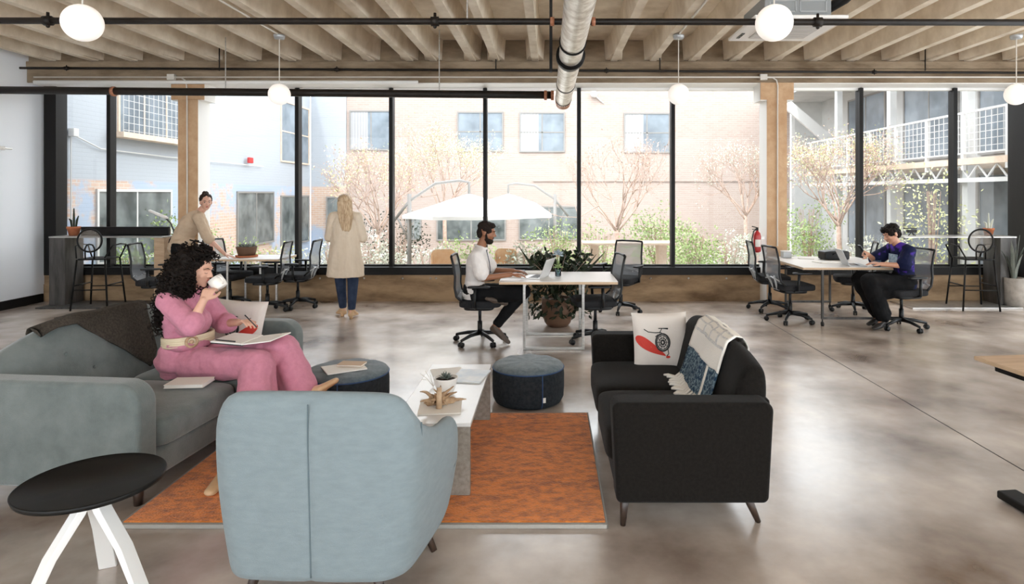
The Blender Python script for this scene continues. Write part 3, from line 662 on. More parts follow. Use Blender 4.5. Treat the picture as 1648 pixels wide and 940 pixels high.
# rug
rg = empty('area_rug', (-.95, 3.95, 0), label='burnt orange rug with grey bound edge under the coffee table', cat='rug')
part('pile', 'rug', rg, lambda b: b.box(-1.235, 1.235, -.775, .81, .004, .024), bevel=.008)
part('binding', 'rug_edge', rg, lambda b: (b.box(-1.245, 1.245, -.80, -.775, 0, .022), b.box(-1.245, 1.245, .81, .825, 0, .022), b.box(-1.245, -1.235, -.8, .825, 0, .022), b.box(1.235, 1.245, -.8, .825, 0, .022)), bevel=.004)

# green sofa: local origin at the front near corner, y along its length, -x towards the back
def arc_arm(x0, x1, z0, z1, rf, rb): return rrect(x0, x1, z0, z1, (.03, .05, rf, rb), 8)
SO_R = -math.radians(5.5)
so = empty('sofa', (-2.18, 3.29, 0), SO_R, 'sage grey velvet sofa at left with tufted back and the seated woman', 'sofa')
SL = 1.80
part('armrest', 'sofa', so, lambda b: b.prism(arc_arm(-1.08, 0, .11, .685, .13, .10), 0, .15), bevel=.035, bseg=4)
part('armrest', 'sofa', so, lambda b: b.prism(arc_arm(-1.08, .0, .11, .685, .13, .10), SL-.15, SL), bevel=.035, bseg=4)
part('seat_frame', 'sofa', so, lambda b: b.box(-1.02, -.03, .14, SL-.14, .11, .27), bevel=.025)
for y0, y1 in ((.16, SL/2-.003), (SL/2+.003, SL-.16)):
    part('seat_cushion', 'sofa', so, lambda b: puff(b, (-.41, (y0+y1)/2, .355), (.42, (y1-y0)/2, .092), (.32, .22), bulge=.12), smooth=True)
def sofa_back(b):
    nY, rings = 64, []
    for i in range(nY+1):
        u = i/nY; y = .03+(SL-.06)*u; e = min(u, 1-u)
        top = .66+.225*min(1, (e/.30))**.55*1.0
        if e < .001: top = .64
        th = .11+.03*min(1, e/.08)
        ring = []
        zs0 = .20
        n = 22
        fr = [(-.80-.17*((k/n)), zs0+(top-zs0-.06)*k/n) for k in range(n+1)]
        for x, z in fr:
            d = 0
            for (by, bz) in [(SL*(.2+.2*j)-.0, .56) for j in range(4)]+[(SL*(.1+.2*j), .69) for j in range(1, 4)]:
                q = ((y-by)**2+((z-bz)*1.1)**2)/.0016
                d += .028*math.exp(-q)
                q2 = (y-by)**2/.0002+((z-bz-.02)**2)/.012
            x2 = x+.03*math.sin(PI*min(1, max(0, (z-.3)/(top-.3))))-d
            ring.append(V((x2, y, z)))
        ring += [V((-.985, y, top-.02)), V((-1.01, y, top)), V((-1.05, y, top-.005)), V((-1.08, y, top-.05)), V((-1.10, y, .45)), V((-1.06, y, .2))]
        rings.append(ring)
    b.loft(rings)
part('backrest', 'sofa', so, sofa_back, smooth=True)
for x, y in ((-.08, .10), (-.08, SL-.10), (-.98, .10), (-.98, SL-.10)): tleg(so, x, y, .12, 0, 0, .030, .022)
for (by, bz) in [(SL*(.2+.2*j), .56) for j in range(4)]+[(SL*(.1+.2*j), .69) for j in range(1, 4)]:
    part('button', 'sofa', so, lambda b: b.ell((-.80-.17*((bz-.2)/.65)+.004, by, bz), (.008, .012, .012), seg=10, rings=6), smooth=True)
# brown throw over the back
th = empty('throw_blanket', (-2.18, 3.29, 0), SO_R, 'dark brown wool throw draped over the sage sofa back, one corner hanging', 'blanket')
def throw(b):
    # u runs along the sofa back, v drapes from behind over the top down the front; lower edge is a slanting triangle
    U, Vn = 46, 30
    def top(y):
        e = min((y-.03)/(SL-.06), 1-(y-.03)/(SL-.06)); return .66+.225*min(1, e/.30)**.55
    for off in (0,):
        grid = []
        for i in range(U+1):
            u = i/U; y = .42+.83*u; t = top(y); row = []
            drop = .03+.42*max(0, (u-.30)/.62) if u < .92 else .45-(u-.92)*1.4
            for j in range(Vn+1):
                v = j/Vn; s = -.14+(.14+.07+drop)*v
                wv = .008*math.sin(u*17+v*3)*min(1, v*1.5)
                if s < 0: x, z = -1.06-.016+s*.25, t+s
                elif s < .08: a = s/.08; x, z = -1.07+.10*a, t+.016+.008*math.sin(a*PI)+wv
                else: d = s-.08; k = (t-d-.2)/(t-.26); x, z = -.80-.17*min(1, k)+.03*math.sin(PI*min(1, max(0, (t-d-.3)/(t-.3))))+.016+wv, t-d
                row.append(V((x, y+.02*math.sin(v*5), z)))
            grid.append(row)
        rings = [[p for p in r]+[p+V((-.012, 0, -.006)) for p in r[::-1]] for r in grid]
        b.loft(rings)
part('cloth', 'throw', th, throw, smooth=True)

# charcoal loveseat (front at x=.31 facing -x, near end y=3.1)
ls = empty('loveseat', (.31, 3.10, 0), label='charcoal two seat sofa at right with plaid blanket and patterned cushion', cat='sofa')
LL = 1.66
for y0 in (0, LL-.15):
    part('armrest', 'dark_sofa', ls, lambda b: b.loft([[(x*(1)+.03*(1-z/.67)*(1 if x < .4 else -1.2), y, z) for x, z in rrect(.0, .815, .15, .655, (.03, .03, .05, .04))] for y in (y0, y0+.15)]), bevel=.022, bseg=4)
part('seat_frame', 'dark_sofa', ls, lambda b: b.box(.03, .78, .13, LL-.13, .15, .28), bevel=.02)
for y0, y1 in ((.155, LL/2-.002), (LL/2+.002, LL-.155)):
    part('seat_cushion', 'dark_sofa', ls, lambda b: puff(b, (.31, (y0+y1)/2, .375), (.325, (y1-y0)/2, .10), (.28, .22), bulge=.12), smooth=True)
def lback(y0, y1):
    def f(b):
        rings = []
        n = 20
        for i in range(n+1):
            u = i/n; y = y0+(y1-y0)*u; e = min(u, 1-u)
            bl_ = min(1, e/.07)**.5
            t = .80+.045*math.sin(PI*u); k = .02*(1-bl_)
            prof = [(.575+k, .36), (.60+k, .50), (.655+k, .66), (.695+k, .76-k), (.73, t-.015-k), (.765, t-k), (.80, t-.01-k), (.83-k, t-.05), (.835-k, .62), (.80-k, .40)]
            rings.append([V((x, y, z)) for x, z in prof])
        b.loft(rings)
    return f
for y0, y1 in ((.13, LL/2), (LL/2+.003, LL-.13)):
    part('backrest', 'dark_sofa', ls, lback(y0, y1), smooth=True, sub=2)
part('back_frame', 'dark_sofa', ls, lambda b: b.loft([[(x, y, z) for x, z in ((.70, .16), (.79, .16), (.83, .64), (.72, .64))] for y in (.1, LL-.1)]), bevel=.02)
for x, y, dx in ((.075, .09, -.01), (.70, .12, .07), (.075, LL-.09, -.01), (.72, LL-.09, .04)): tleg(ls, x, y, .16, dx, 0, .026, .014)

# plaid blanket over the loveseat back
bk = empty('plaid_blanket', (.31, 3.10, 0), label='cream plaid blanket with navy band and fringe draped over charcoal loveseat', cat='blanket')
def bl_path(s):
    """front of back rest (s=0 at the seat) up over the top and down behind"""
    pts = [(.545, .492), (.578, .54), (.625, .66), (.665, .76), (.705, .84), (.765, .868), (.82, .855), (.862, .79), (.868, .70)]
    t = s*(len(pts)-1); i = min(int(t), len(pts)-2); f = t-i
    return pts[i][0]+(pts[i+1][0]-pts[i][0])*f, pts[i][1]+(pts[i+1][1]-pts[i][1])*f
def bl_pt(u, s, off=0):
    x, z = bl_path(s); w_ = .012*math.sin(u*9+s*4)+.006*math.sin(u*23)
    y = .50+.58*u+.22*(s-.3)*0+(.0 if s < .5 else -(s-.5)*.1)
    y = .50+.58*u+.10*s-.10*(1-u)*(1-s)
    return V((x+w_*(1-s)*.7-.004-off, y-.05*(1-s), z+.006+abs(w_)*.4))
def bl_piece(s0, s1, n=14, u0=0, u1=1, lift=0):
    def f(b):
        U = 26
        rings = []
        for j in range(n+1):
            s = s0+(s1-s0)*j/n
            rr = [bl_pt(u0+(u1-u0)*i/U, s, lift) for i in range(U+1)]
            rings.append(rr+[p+V((.010, 0, -.008)) for p in rr[::-1]])
        b.loft(rings)
    return f
part('cloth', 'fringe', bk, bl_piece(.27, 1.0, 40), smooth=True)
M['navy'] = mat('navy_weave', (.02, .045, .085), .95, col2=(.22, .30, .34), nscale=60, nlo=.45, nhi=.62, bump=.5, bscale=120)
M['greyband'] = mat('grey_weave', (.50, .50, .51), .95, col2=(.76, .73, .69), nscale=50, bump=.4, bscale=90)
part('navy_band', 'navy', bk, bl_piece(.03, .27, 12), smooth=True)
for s0 in (.42, .52, .60, .68, .76): part('grey_stripe', 'greyband', bk, bl_piece(s0, s0+.022, 3, lift=.002), smooth=True)
for u0 in (.2, .45, .7): part('grey_stripe', 'greyband', bk, bl_piece(.42, .8, 16, u0, u0+.045, lift=.0022), smooth=True)
for u0 in (.22,): part('cream_stripe', 'fringe', bk, bl_piece(.03, .27, 8, u0, u0+.05, lift=.003), smooth=True)
for i in range(19):
    u = (i+.5)/19; p = bl_pt(u, .035)
    a = random.uniform(-.03, .03)
    part('fringe_tassel', 'fringe', bk, lambda b: b.tube([p, p+V((-.03, a*.3, -.028)), p+V((-.075, a, -.020)), p+V((-.10, a*1.6, -.024))], [.009, .011, .010, .006], 6), smooth=True)

# patterned cushions
def cushion(name_label, loc, rot, w_, flip=1, s=1.0):
    o = empty('cushion', loc, 0, name_label, 'cushion'); o.rotation_euler = rot
    def body(b):
        n = 22; h = w_/2
        def P(i, j, sgn):
            u, v = -1+2*i/n, -1+2*j/n
            pin = 1-.05*(1-abs(u)**2)*abs(v)**3; pin2 = 1-.05*(1-abs(v)**2)*abs(u)**3
            th_ = .055*((1-u**4)*(1-v**4))**.6+.002*math.sin(u*7+v*5)
            return V((h*u*pin2, sgn*th_, h*v*pin))
        for sgn in (-1, 1):
            bb = len(b.v); b.v += [tuple(P(i, j, sgn)) for i in range(n+1) for j in range(n+1)]
            for i in range(n):
                for j in range(n):
                    q = [bb+i*(n+1)+j, bb+(i+1)*(n+1)+j, bb+(i+1)*(n+1)+j+1, bb+i*(n+1)+j+1]
                    b.f.append(q if sgn < 0 else q[::-1]); b.mi.append(0)
    c = part('cover', 'pillow', o, body, smooth=True, fix=False)
    h = w_/2
    def surf(x, z):
        u, v = x/h, z/h; return -.0555*((1-u**4)*(1-v**4))**.6-.0015-.002*math.sin(u*7+v*5)
    def patch(poly, m_, nm):
        b = MB(); cx = sum(p[0] for p in poly)/len(poly); cz = sum(p[1] for p in poly)/len(poly)
        rings = []
        for k in (1, .66, .33, .02):
            rings.append([V((cx+(x-cx)*k, surf(cx+(x-cx)*k, cz+(z-cz)*k), cz+(z-cz)*k)) for x, z in poly])
        b.loft(rings, cap=False); b.build(nm, m_, o, fix=False)
    E = lambda cx, cz, rx, rz, a=0, n=28: [(cx+rx*math.cos(t)*math.cos(a)-rz*math.sin(t)*math.sin(a), cz+rx*math.cos(t)*math.sin(a)+rz*math.sin(t)*math.cos(a)) for t in [2*PI*k/n for k in range(n)]]
    f = flip
    patch([(x+.0, z) for x, z in [((-.085+.105*math.cos(t))*f, -.040-.062*math.cos(t)+.030*math.sin(t)*(1.25-.75*math.cos(t))) for t in [2*PI*k/32 for k in range(32)]]], 'red', 'print_red')
    b = MB()
    for rr, w_ in ((.050, .006), (.040, .003), (.026, .003), (.012, .006)):
        b.tube([V((x, surf(x, z)-.0025, z)) for x, z in E(0, -.010, rr, rr*1.2)], w_, 5, loop=True)
    for k in range(10):
        a = 2*PI*k/10; b.tube([V((x, surf(x, z)-.0025, z)) for x, z in ((.012*math.cos(a), -.010+.014*math.sin(a)), (.046*math.cos(a), -.010+.055*math.sin(a)))], .0018, 4)
    b.build('print_wheel', 'ink', o)
    b = MB()
    for pl in ([(-.13*f, .085), (-.10*f, .065), (-.05*f, .058), (-.01*f, .06), (0, .05)], [(-.02*f, .055), (0, .088), (.045*f, .082)], [(-.025*f, .088), (.045*f, .088)], [(.035*f, -.05), (.04*f, -.09), (.025*f, -.105)], [(-.05*f, .03), (-.03*f, .045)]):
        b.tube([V((x, surf(x, z)-.001, z)) for x, z in pl], .0032, 5)
    b.build('print_line', 'ink', o)
    patch(E(.036*f, -.112, .016, .009), 'red', 'print_red')
    return o
cushion('linen cushion with red and black print leaning in the charcoal loveseat', (.80, 4.50, .635), (-.22, 0, .10), .41)
cushion('linen cushion with red and black print behind the seated woman on the sage sofa', (-2.42, 4.80, .66), (-.25, .05, -.10), .44, flip=-1)

# blue armchair
ac_ = empty('armchair', (-.975, 2.52, 0), math.radians(-2), 'pale blue barrel armchair seen from behind in the foreground', 'armchair')
prof_u = [(.455, .72, .50), (.485, .66, .575), (.49, .52, .60), (.475, .36, .63), (.455, .20, .70), (.435, .09, .79), (.40, .03, .855), (.33, -.012, .885), (.22, -.022, .893), (.10, -.026, .895), (0, -.024, .895)]
prof_u = prof_u+[(-x, y, z) for x, y, z in prof_u[-2::-1]]
def catmull(P, n=5):
    out = []
    P = [V(p) for p in P]
    for i in range(len(P)-1):
        p0, p1, p2, p3 = P[max(i-1, 0)], P[i], P[i+1], P[min(i+2, len(P)-1)]
        for k in range(n):
            t = k/n
            out.append(.5*((2*p1)+(p2-p0)*t+(2*p0-5*p1+4*p2-p3)*t*t+(3*p1-p0-3*p2+p3)*t**3))
    out.append(P[-1]); return out
def barrel(b):
    path = catmull(prof_u, 5); rings = []
    for i, p in enumerate(path):
        d = (path[min(i+1, len(path)-1)]-path[max(i-1, 0)]); d.z = 0; d.normalize()
        nrm = V((d.y, -d.x, 0)); nrm = -nrm if nrm.dot(V((p.x, p.y-.35, 0))) < 0 else nrm     # outward
        T = p.z; ring = []
        cen = V((0, .36, 0))
        def outer(z):
            k = z/T; f = 1-.17*(1-min(1, k/.72))**1.6 - .0*(k > .8)
            q = cen+(V((p.x, p.y, 0))-cen)*1.0; q = V((q.x*f, cen.y+(q.y-cen.y)*(1-.10*(1-min(1, k/.8))), z)); return q
        seam = .010*math.exp(-(p.x/.010)**2) if p.y < .1 else 0
        for z in [.11, .125, .25, .38, .5*T+.05, .62*T+.03, .76*T, .88*T]:
            q = outer(z)-nrm*seam; ring.append(q)
        tipk = .5 if i in (0, len(path)-1) else (.85 if i in (1, len(path)-2) else 1)
        th_ = .115*tipk
        q = outer(T*.95)
        ring += [q-nrm*(.012+seam), outer(T)-nrm*(.035*tipk+seam*.5), outer(T)-nrm*(.075*tipk)+V((0, 0, -.004)), outer(T)-nrm*th_+V((0, 0, -.05))]
        for z in (.7*T, .55*T, .40, .30, .2, .14):
            ring.append(outer(z)-nrm*(th_+.02))
        rings.append(ring)
    b.loft(rings)
part('shell', 'arm_blue', ac_, barrel, smooth=True, sub=1)
def arm_outer(x, y, T, z):
    f = 1-.17*(1-min(1, z/T/.72))**1.6
    return V((x*f, .36+(y-.36)*(1-.10*(1-min(1, z/T/.8))), z))
for x, y, T in ((0, -.024, .895), (.437, .10, .78), (-.437, .10, .78)):
    part('seam', 'seam', ac_, lambda b: b.tube([arm_outer(x, y, T, T*q)+(V((0, .006, 0)) if x == 0 else V((-.004*x/abs(x), .004, 0))) for q in [.15+.8*k/20 for k in range(21)]], .0032, 6), smooth=True)
part('seat_cushion', 'arm_blue', ac_, lambda b: puff(b, (0, .40, .36), (.345, .33, .10), (.3, .3), bulge=.15), smooth=True)
part('seat_base', 'arm_blue', ac_, lambda b: puff(b, (0, .36, .22), (.33, .33, .085), (.2, .3)), smooth=True)
for x, y, dx, dy in ((.24, .08, .05, -.03), (-.24, .08, -.05, -.03), (.31, .50, .10, -.05), (-.31, .50, -.10, .05)): tleg(ac_, x, y, .17, dx, dy, .026, .015)

# poufs
def pouf(x, y, label, tagged=True, r=.295, h=.32):
    o = empty('pouf', (x, y, 0), label=label, cat='pouf')
    part('side', 'pouf_side', o, lambda b: b.lathe([(r*.80, 0), (r*.92, .012), (r*.985, .05), (r, .12), (r, h*.72), (r*.985, h*.86), (r*.96, h*.885), (.02, h*.885)], seg=48), smooth=True)
    part('top', 'pouf_top', o, lambda b: b.loft([[(rr*math.cos(t), rr*math.sin(t), z+(.005*math.sin(t*9)*rr/r if rr < r*.9 else 0)) for t in [2*PI*k/48 for k in range(48)]] for rr, z in ((r*.965, h*.86), (r*.985, h*.89), (r*.95, h*.945), (r*.84, h*.985), (r*.6, h*1.01), (r*.3, h*1.02), (.01, h*1.02))]), smooth=True)
    part('piping', 'piping', o, lambda b: b.tube([(r*.99*math.cos(t), r*.99*math.sin(t), h*.875) for t in [2*PI*k/48 for k in range(48)]], .0055, 6, loop=True), smooth=True)
    a = -PI/2+.42 if tagged else -PI/2+.1
    part('piping', 'piping', o, lambda b: b.tube([(r*k*math.cos(a), r*k*math.sin(a), z) for k, z in ((.99, h*.875), (1.005, h*.7), (1.005, .12), (.985, .05), (.93, .015))], .0045, 6), smooth=True)
    if tagged: part('care_tag', 'paper', o, lambda b: b.cbox((r*1.01*math.cos(a+.05), r*1.01*math.sin(a+.05), .085), (.022, .006, .038), Rz(a+PI/2)))
    return o
pouf(-.178, 5.12, 'round charcoal and slate pouf with blue piping between coffee table and loveseat')
pouf(-1.60, 4.90, 'round slate pouf with blue piping behind the blue armchair carrying a magazine', False, .325, .335)

# coffee table
ct = empty('coffee_table', (-.665, 4.05, 0), label='narrow white topped coffee table with stone coloured end panels on the rug', cat='table')
part('tabletop', 'table_white', ct, lambda b: b.box(-.215, .225, -.60, .60, .405, .425), bevel=.003)
part('apron', 'table_stone', ct, lambda b: b.box(-.205, .215, -.59, .59, .375, .405))
for y in (-.595, .555): part('end_panel', 'table_stone', ct, lambda b: b.box(-.21, .22, y, y+.04, .022, .405), bevel=.004)
TZ = .4265
def blob_pot(o, prof, m_): return part('pot', m_, o, lambda b: b.lathe(prof, seg=36), smooth=True)
sp = empty('potted_succulent', (-.668, 3.98, TZ), label='small succulent in a white bowl pot on the coffee table', cat='plant')
blob_pot(sp, [(.045, 0), (.05, .004), (.066, .05), (.078, .095), (.080, .10), (.074, .10), (.070, .085), (.01, .084)], 'whitepot')
part('soil', 'soil', sp, lambda b: b.lathe([(.071, .083), (.05, .09), (.01, .092)], seg=24), smooth=True)
def rosette(n, L, W, c=(0, 0, 0), up=(.2, 1.2)):
    def f(b):
        for k in range(n):
            a = k*2.4; t = random.uniform(*up); d = V((math.cos(a)*math.cos(t), math.sin(a)*math.cos(t), math.sin(t)))
            sd = d.cross(V((0, 0, 1))).normalized(); q = V(c)
            b.loft([[q+d*L*s+sd*W*w_*math.cos(x)+d.cross(sd)*W*.35*w_*math.sin(x)+V((0, 0, -L*.15*s*s)) for x in [2*PI*j/6 for j in range(6)]] for s, w_ in ((0, .5), (.35, 1), (.7, .8), (1, .1))])
    return f
part('leaves', 'leaf_grey', sp, rosette(34, .055, .007, (0, 0, .09), (.3, 1.4)), smooth=True)
sp2 = empty('trailing_sprig', (-.77, 4.10, TZ), label='pale dried sprig leaning beside the white pot on the coffee table', cat='plant')
part('stem', 'fringe', sp2, lambda b: [b.tube([(0, 0, .002), (math.cos(a)*.04, math.sin(a)*.03, .05), (math.cos(a)*.09, math.sin(a)*.06, .08+.02*math.sin(a*3))], .0018, 5) for a in (0.6, 1.5, 2.3, 3.0, 3.8, 4.6)])
dw = empty('driftwood_sculpture', (-.655, 3.72, TZ+.006), label='knotted brown driftwood piece lying on a magazine on the coffee table', cat='ornament')
def drift(b):
    random.seed(11)
    for k in range(34):
        a = random.uniform(0, 2*PI); L = random.uniform(.05, .12); p = V((random.uniform(-.05, .05), random.uniform(-.03, .03), .02+random.uniform(0, .02)))
        d = V((math.cos(a)*1.2, math.sin(a)*.5, random.uniform(.0, .55))).normalized(); q = [p]
        for _ in range(4): d = (d+rnd()*.28).normalized(); nx = q[-1]+d*L/4; nx.z = max(nx.z, .008); q.append(nx)
        b.tube(q, [.012, .011, .009, .006, .003], 6)
    b.cone((-.07, 0, .02), .022, (.07, .01, .03), .02)
part('branch', 'cane', dw, drift, smooth=True)
part('stub', 'wood', dw, lambda b: b.tube([(.0, -.045, .0), (.0, -.045, .12)], [.018, .015], 12), smooth=True)
def booklet(name, x, y, z, w_, d_, h_, rz, m_, label, cat='magazine', pages='paper'):
    o = empty(name, (x, y, z), rz, label, cat)
    part('pages', pages, o, lambda b: b.cbox((0, 0, h_/2), (w_*.97, d_*.97, h_*.8)))
    part('cover', m_, o, lambda b: (b.cbox((0, 0, h_-h_*.08), (w_, d_, h_*.16)), b.cbox((0, 0, h_*.08), (w_, d_, h_*.16))))
    return o
booklet('magazine', -.655, 3.72, TZ-.001, .25, .27, .006, .12, 'paper', 'white magazine lying under the driftwood on the coffee table')
booklet('magazine', -.555, 4.33, TZ, .22, .30, .008, -.15, 'paper_blue', 'blue covered magazine at the far end of the coffee table')
booklet('magazine', -.72, 4.40, TZ, .22, .26, .005, .3, 'paper', 'pale magazine at the far left corner of the coffee table')
booklet('magazine', -1.60, 4.83, .343, .30, .24, .008, .55, 'paper', 'open white magazine lying on the left pouf')
booklet('notebook', -1.56, 4.90, .352, .20, .12, .014, -.1, 'kraft', 'small tan notebook on top of the magazine on the left pouf', 'notebook')

# side table, foreground left
st = empty('side_table', (-1.915, 2.60, 0), label='round black tray side table on white splayed legs at lower left', cat='table')
part('tabletop', 'tray_black', st, lambda b: b.lathe([(.01, .478), (.24, .478), (.262, .486), (.268, .504), (.263, .507), (.256, .492), (.01, .490)], seg=64), smooth=True)
part('hub', 'white', st, lambda b: b.prism(rrect(-.045, .045, -.045, .045, (.02,)*4), .41, .478, axis='z'), bevel=.004)
for a, rr in ((1.97, .25), (4.07, .25), (-.12, .25)):
    d = V((math.cos(a), math.sin(a), 0)); sd = V((-d.y, d.x, 0))
    def lg(b):
        rings = []
        for t, w_, h_ in ((0, .030, .022), (.22, .032, .024), (.5, .034, .02), (1, .036, .014)):
            z = .455*(1-t) if t > .22 else .455-.07*t/.22; r_ = .01+(rr-.01)*(t if t > .22 else t*.55)
            z = {0: .46, .22: .38, .5: .235, 1: 0.0}[t]; r_ = {0: .012, .22: .05, .5: .145, 1: rr}[t]
            c = d*r_+V((0, 0, z))
            rings.append([c+sd*w_*.95+d*h_*.8, c-sd*w_*.95+d*h_*.8, c-sd*w_*.95-d*h_*.8, c+sd*w_*.95-d*h_*.8])
        b.loft(rings)
    part('leg', 'white', st, lg, bevel=.004)

# right edge table
rt = empty('work_table', (2.95, 3.0, 0), math.radians(6), 'table with tan edged top and black frame cut by the right edge', 'table')
part('tabletop', 'desk_edge', rt, lambda b: b.box(-.42, 1.2, -.72, .66, .735, .755), bevel=.004)
part('surface', 'wood', rt, lambda b: b.box(-.418, 1.198, -.718, .658, .755, .757))
part('frame', 'black_metal', rt, lambda b: (b.box(-.36, 1.1, -.62, .58, .69, .735)), bevel=.006)
part('leg', 'black_metal', rt, lambda b: (b.box(-.10, -.02, -.06, .02, .04, .70)), bevel=.006)
part('foot', 'black_metal', rt, lambda b: b.box(-.42, -.30, -.45, .50, .012, .055), bevel=.01)
part('foot', 'black_metal', rt, lambda b: b.box(-.32, .0, -.05, .01, .02, .05), bevel=.005)

# ============================================================ WORK AREAS
def make_chair():
    o = empty('office_chair', label='x', cat='office chair')
    part('seat', 'chair_seat', o, lambda b: puff(b, (0, .02, .475), (.245, .235, .045), (.35, .3)), smooth=True)
    part('seat_shell', 'black_plastic', o, lambda b: puff(b, (0, 0, .42), (.19, .17, .03), (.4, .4)), smooth=True)
    bp = [(-.17, .50), (-.235, .56), (-.255, .66), (-.25, .78), (-.275, .92), (-.295, 1.0)]
    def side(x): return [V((x*(1-.08*(k/5)), y, z)) for k, (y, z) in enumerate(bp)]
    fr = part('back_frame', 'black_plastic', o, lambda b: (b.tube(side(.225), .014, 8), b.tube(side(-.225), .014, 8), b.tube([side(-.225)[-1]]+[V((x, -.305, 1.005)) for x in (-.1, 0, .1)]+[side(.225)[-1]], .014, 8), b.tube([side(-.225)[0], side(.225)[0]], .018, 8)), smooth=True)
    part('back_mesh', 'chair_mesh', o, lambda b: b.loft([[p, q] for p, q in zip(side(-.22), side(.22))], closed=False, cap=False), fix=False)
    part('lumbar_band', 'silver', o, lambda b: (b.tube([side(-.22)[1], V((0, -.265, .60)), side(.22)[1]], .010, 6)), smooth=True)
    part('back_stem', 'silver', o, lambda b: (b.tube([(.10, -.27, .62), (.05, -.20, .44), (0, -.05, .41)], .014, 8), b.tube([(-.10, -.27, .62), (-.05, -.20, .44), (0, -.05, .41)], .014, 8)), smooth=True)
    for s in (-1, 1):
        a = part('armrest', 'black_plastic', o, lambda b: puff(b, (s*.285, .02, .675), (.04, .125, .014), (.5, .4)), smooth=True)
        part('arm_post', 'black_plastic', a, lambda b: b.tube([(s*.20, -.03, .43), (s*.275, -.03, .45), (s*.285, -.02, .66)], .018, 8), smooth=True)
    part('gas_lift', 'black_plastic', o, lambda b: (b.tube([(0, 0, .10), (0, 0, .25)], .028, 14), b.tube([(0, 0, .25), (0, 0, .41)], .018, 14)), smooth=True)
    part('base', 'black_plastic', o, lambda b: [b.tube([(0, 0, .115), (.15*math.cos(a), .15*math.sin(a), .108), (.30*math.cos(a), .30*math.sin(a), .075)], [.030, .022, .015], 8) for a in [PI/2+2*PI*k/5+.3 for k in range(5)]], smooth=True)
    for k in range(5):
        a = PI/2+2*PI*k/5+.3; c = V((.30*math.cos(a), .30*math.sin(a), .031)); d = V((-math.sin(a), math.cos(a), 0))
        part('caster', 'black_plastic', o, lambda b: (b.tube([c-d*.024, c-d*.006], .030, 14), b.tube([c+d*.006, c+d*.024], .030, 14), b.tube([c, c+V((0, 0, .045))], .01, 6)), smooth=True)
    return o
FX = -PI/2   # facing +x
chairs = [(-.80, 7.10, FX+.0, 'black mesh office chair the bearded man sits on', 0),
          (.52, 7.12, -FX+.15, 'empty black office chair at the right end of the middle desk', 0),
          (1.02, 8.95, PI-.55, 'office chair standing apart by the windows behind the middle desk, pale mesh back', 0),
          (-4.10, 9.02, -FX+.12, 'left one of the two office chairs at the right end of the left desk', 0),
          (-3.78, 9.32, -FX+.05, 'right one of the two office chairs at the right end of the left desk', 0),
          (-5.50, 8.72, FX+.2, 'office chair in front of the leaning woman, mostly behind the curly hair', 0),
          (-4.86, 9.44, FX-.2, 'office chair tucked under the left desk near the window', 0),
          (3.22, 9.10, FX-.1, 'office chair beneath the fire extinguisher, further from the camera', 0),
          (3.20, 8.28, FX+.1, 'office chair at the near left corner of the right desk', 0),
          (4.38, 8.98, -FX-.35, 'office chair on the window side of the right desk behind the grey laptop', 0),
          (4.44, 7.85, -FX+.22, 'black office chair carrying the man in the tie dye shirt', 0)]
proto = make_chair()
for i, (x, y, rz, l, _) in enumerate(chairs):
    c = proto if i == 0 else copy_tree(proto)
    place(c, x, y, 0, rz, l); c['group'] = 'black office chairs with mesh backs'

def desk(x0, x1, y0, y1, z, label, casters=False, name='desk', inset=.06, frm='steel'):
    cx, cy = (x0+x1)/2, (y0+y1)/2; o = empty(name, (cx, cy, 0), label=label, cat='desk')
    hx, hy = (x1-x0)/2, (y1-y0)/2
    part('tabletop', 'desk_top', o, lambda b: b.box(-hx, hx, -hy, hy, z-.006, z), bevel=.001)
    part('top_edge', 'desk_edge', o, lambda b: b.box(-hx, hx, -hy, hy, z-.032, z-.006))
    lo = .09 if casters else .0
    for s in (-1, 1):
        yy = s*(hy-.07); a, c = -hx*.58, hx*.42
        f = part('leg_frame', frm, o, lambda b: (b.box(a-.014, a+.014, yy-.014, yy+.014, lo, z-.03), b.box(c-.014, c+.014, yy-.014, yy+.014, lo, z-.03), b.box(a, c, yy-.014, yy+.014, lo, lo+.028)), bevel=.003)
        if casters:
            for x in (a, c): part('caster', 'black_plastic', f, lambda b: (b.tube([(x-.012, yy, .03), (x+.012, yy, .03)], .03, 12), b.tube([(x, yy, .03), (x, yy, lo)], .009, 6)), smooth=True)
    for q in (-.58, .42): part('side_rail', 'steel', o, lambda b: b.box(hx*q, hx*q+.02, -hy+.07, hy-.07, z-.06, z-.034))
    return o
desk(-.55, .735, 6.71, 7.56, .752, 'pale topped desk at the middle where the bearded man works')
desk(-4.95, -3.98, 9.08, 9.76, .745, 'pale topped desk at left under the leaning womans hand')
desk(3.22, 4.53, 7.90, 9.28, .765, 'large pale topped desk on casters at right', casters=True, frm='darksteel')

def laptop(x, y, z, rz, label, m_='laptop', ang=1.9, w_=.32):
    o = empty('laptop', (x, y, z), rz, label, 'laptop')      # opens towards local -y user
    part('base', m_, o, lambda b: b.box(-w_/2, w_/2, -.11, .11, 0, .014), bevel=.004)
    part('keyboard', 'screen', o, lambda b: b.box(-w_*.42, w_*.42, -.03, .08, .014, .0155))
    mx = Matrix.Translation((0, .11, .012)) @ Matrix.Rotation(-(ang-PI/2), 4, 'X')
    lid = part('lid', m_, o, lambda b: b.box(-w_/2, w_/2, -.004, .004, 0, .22, mx), bevel=.003)
    part('screen', 'screen', lid, lambda b: b.box(-w_*.46, w_*.46, -.006, -.004, .012, .208, mx))
    return o
laptop(-.17, 7.05, .752, -PI/2-.30, 'silver laptop in front of the bearded man', ang=1.95, w_=.34)
laptop(3.98, 8.12, .765, PI/2-.15, 'grey laptop before the man in the tie dye shirt', 'grey_lap' if 'grey_lap' in M else 'silver', ang=2.0)
# laptop user sides: the man at left looks towards +x, so its lid stands on the +x side

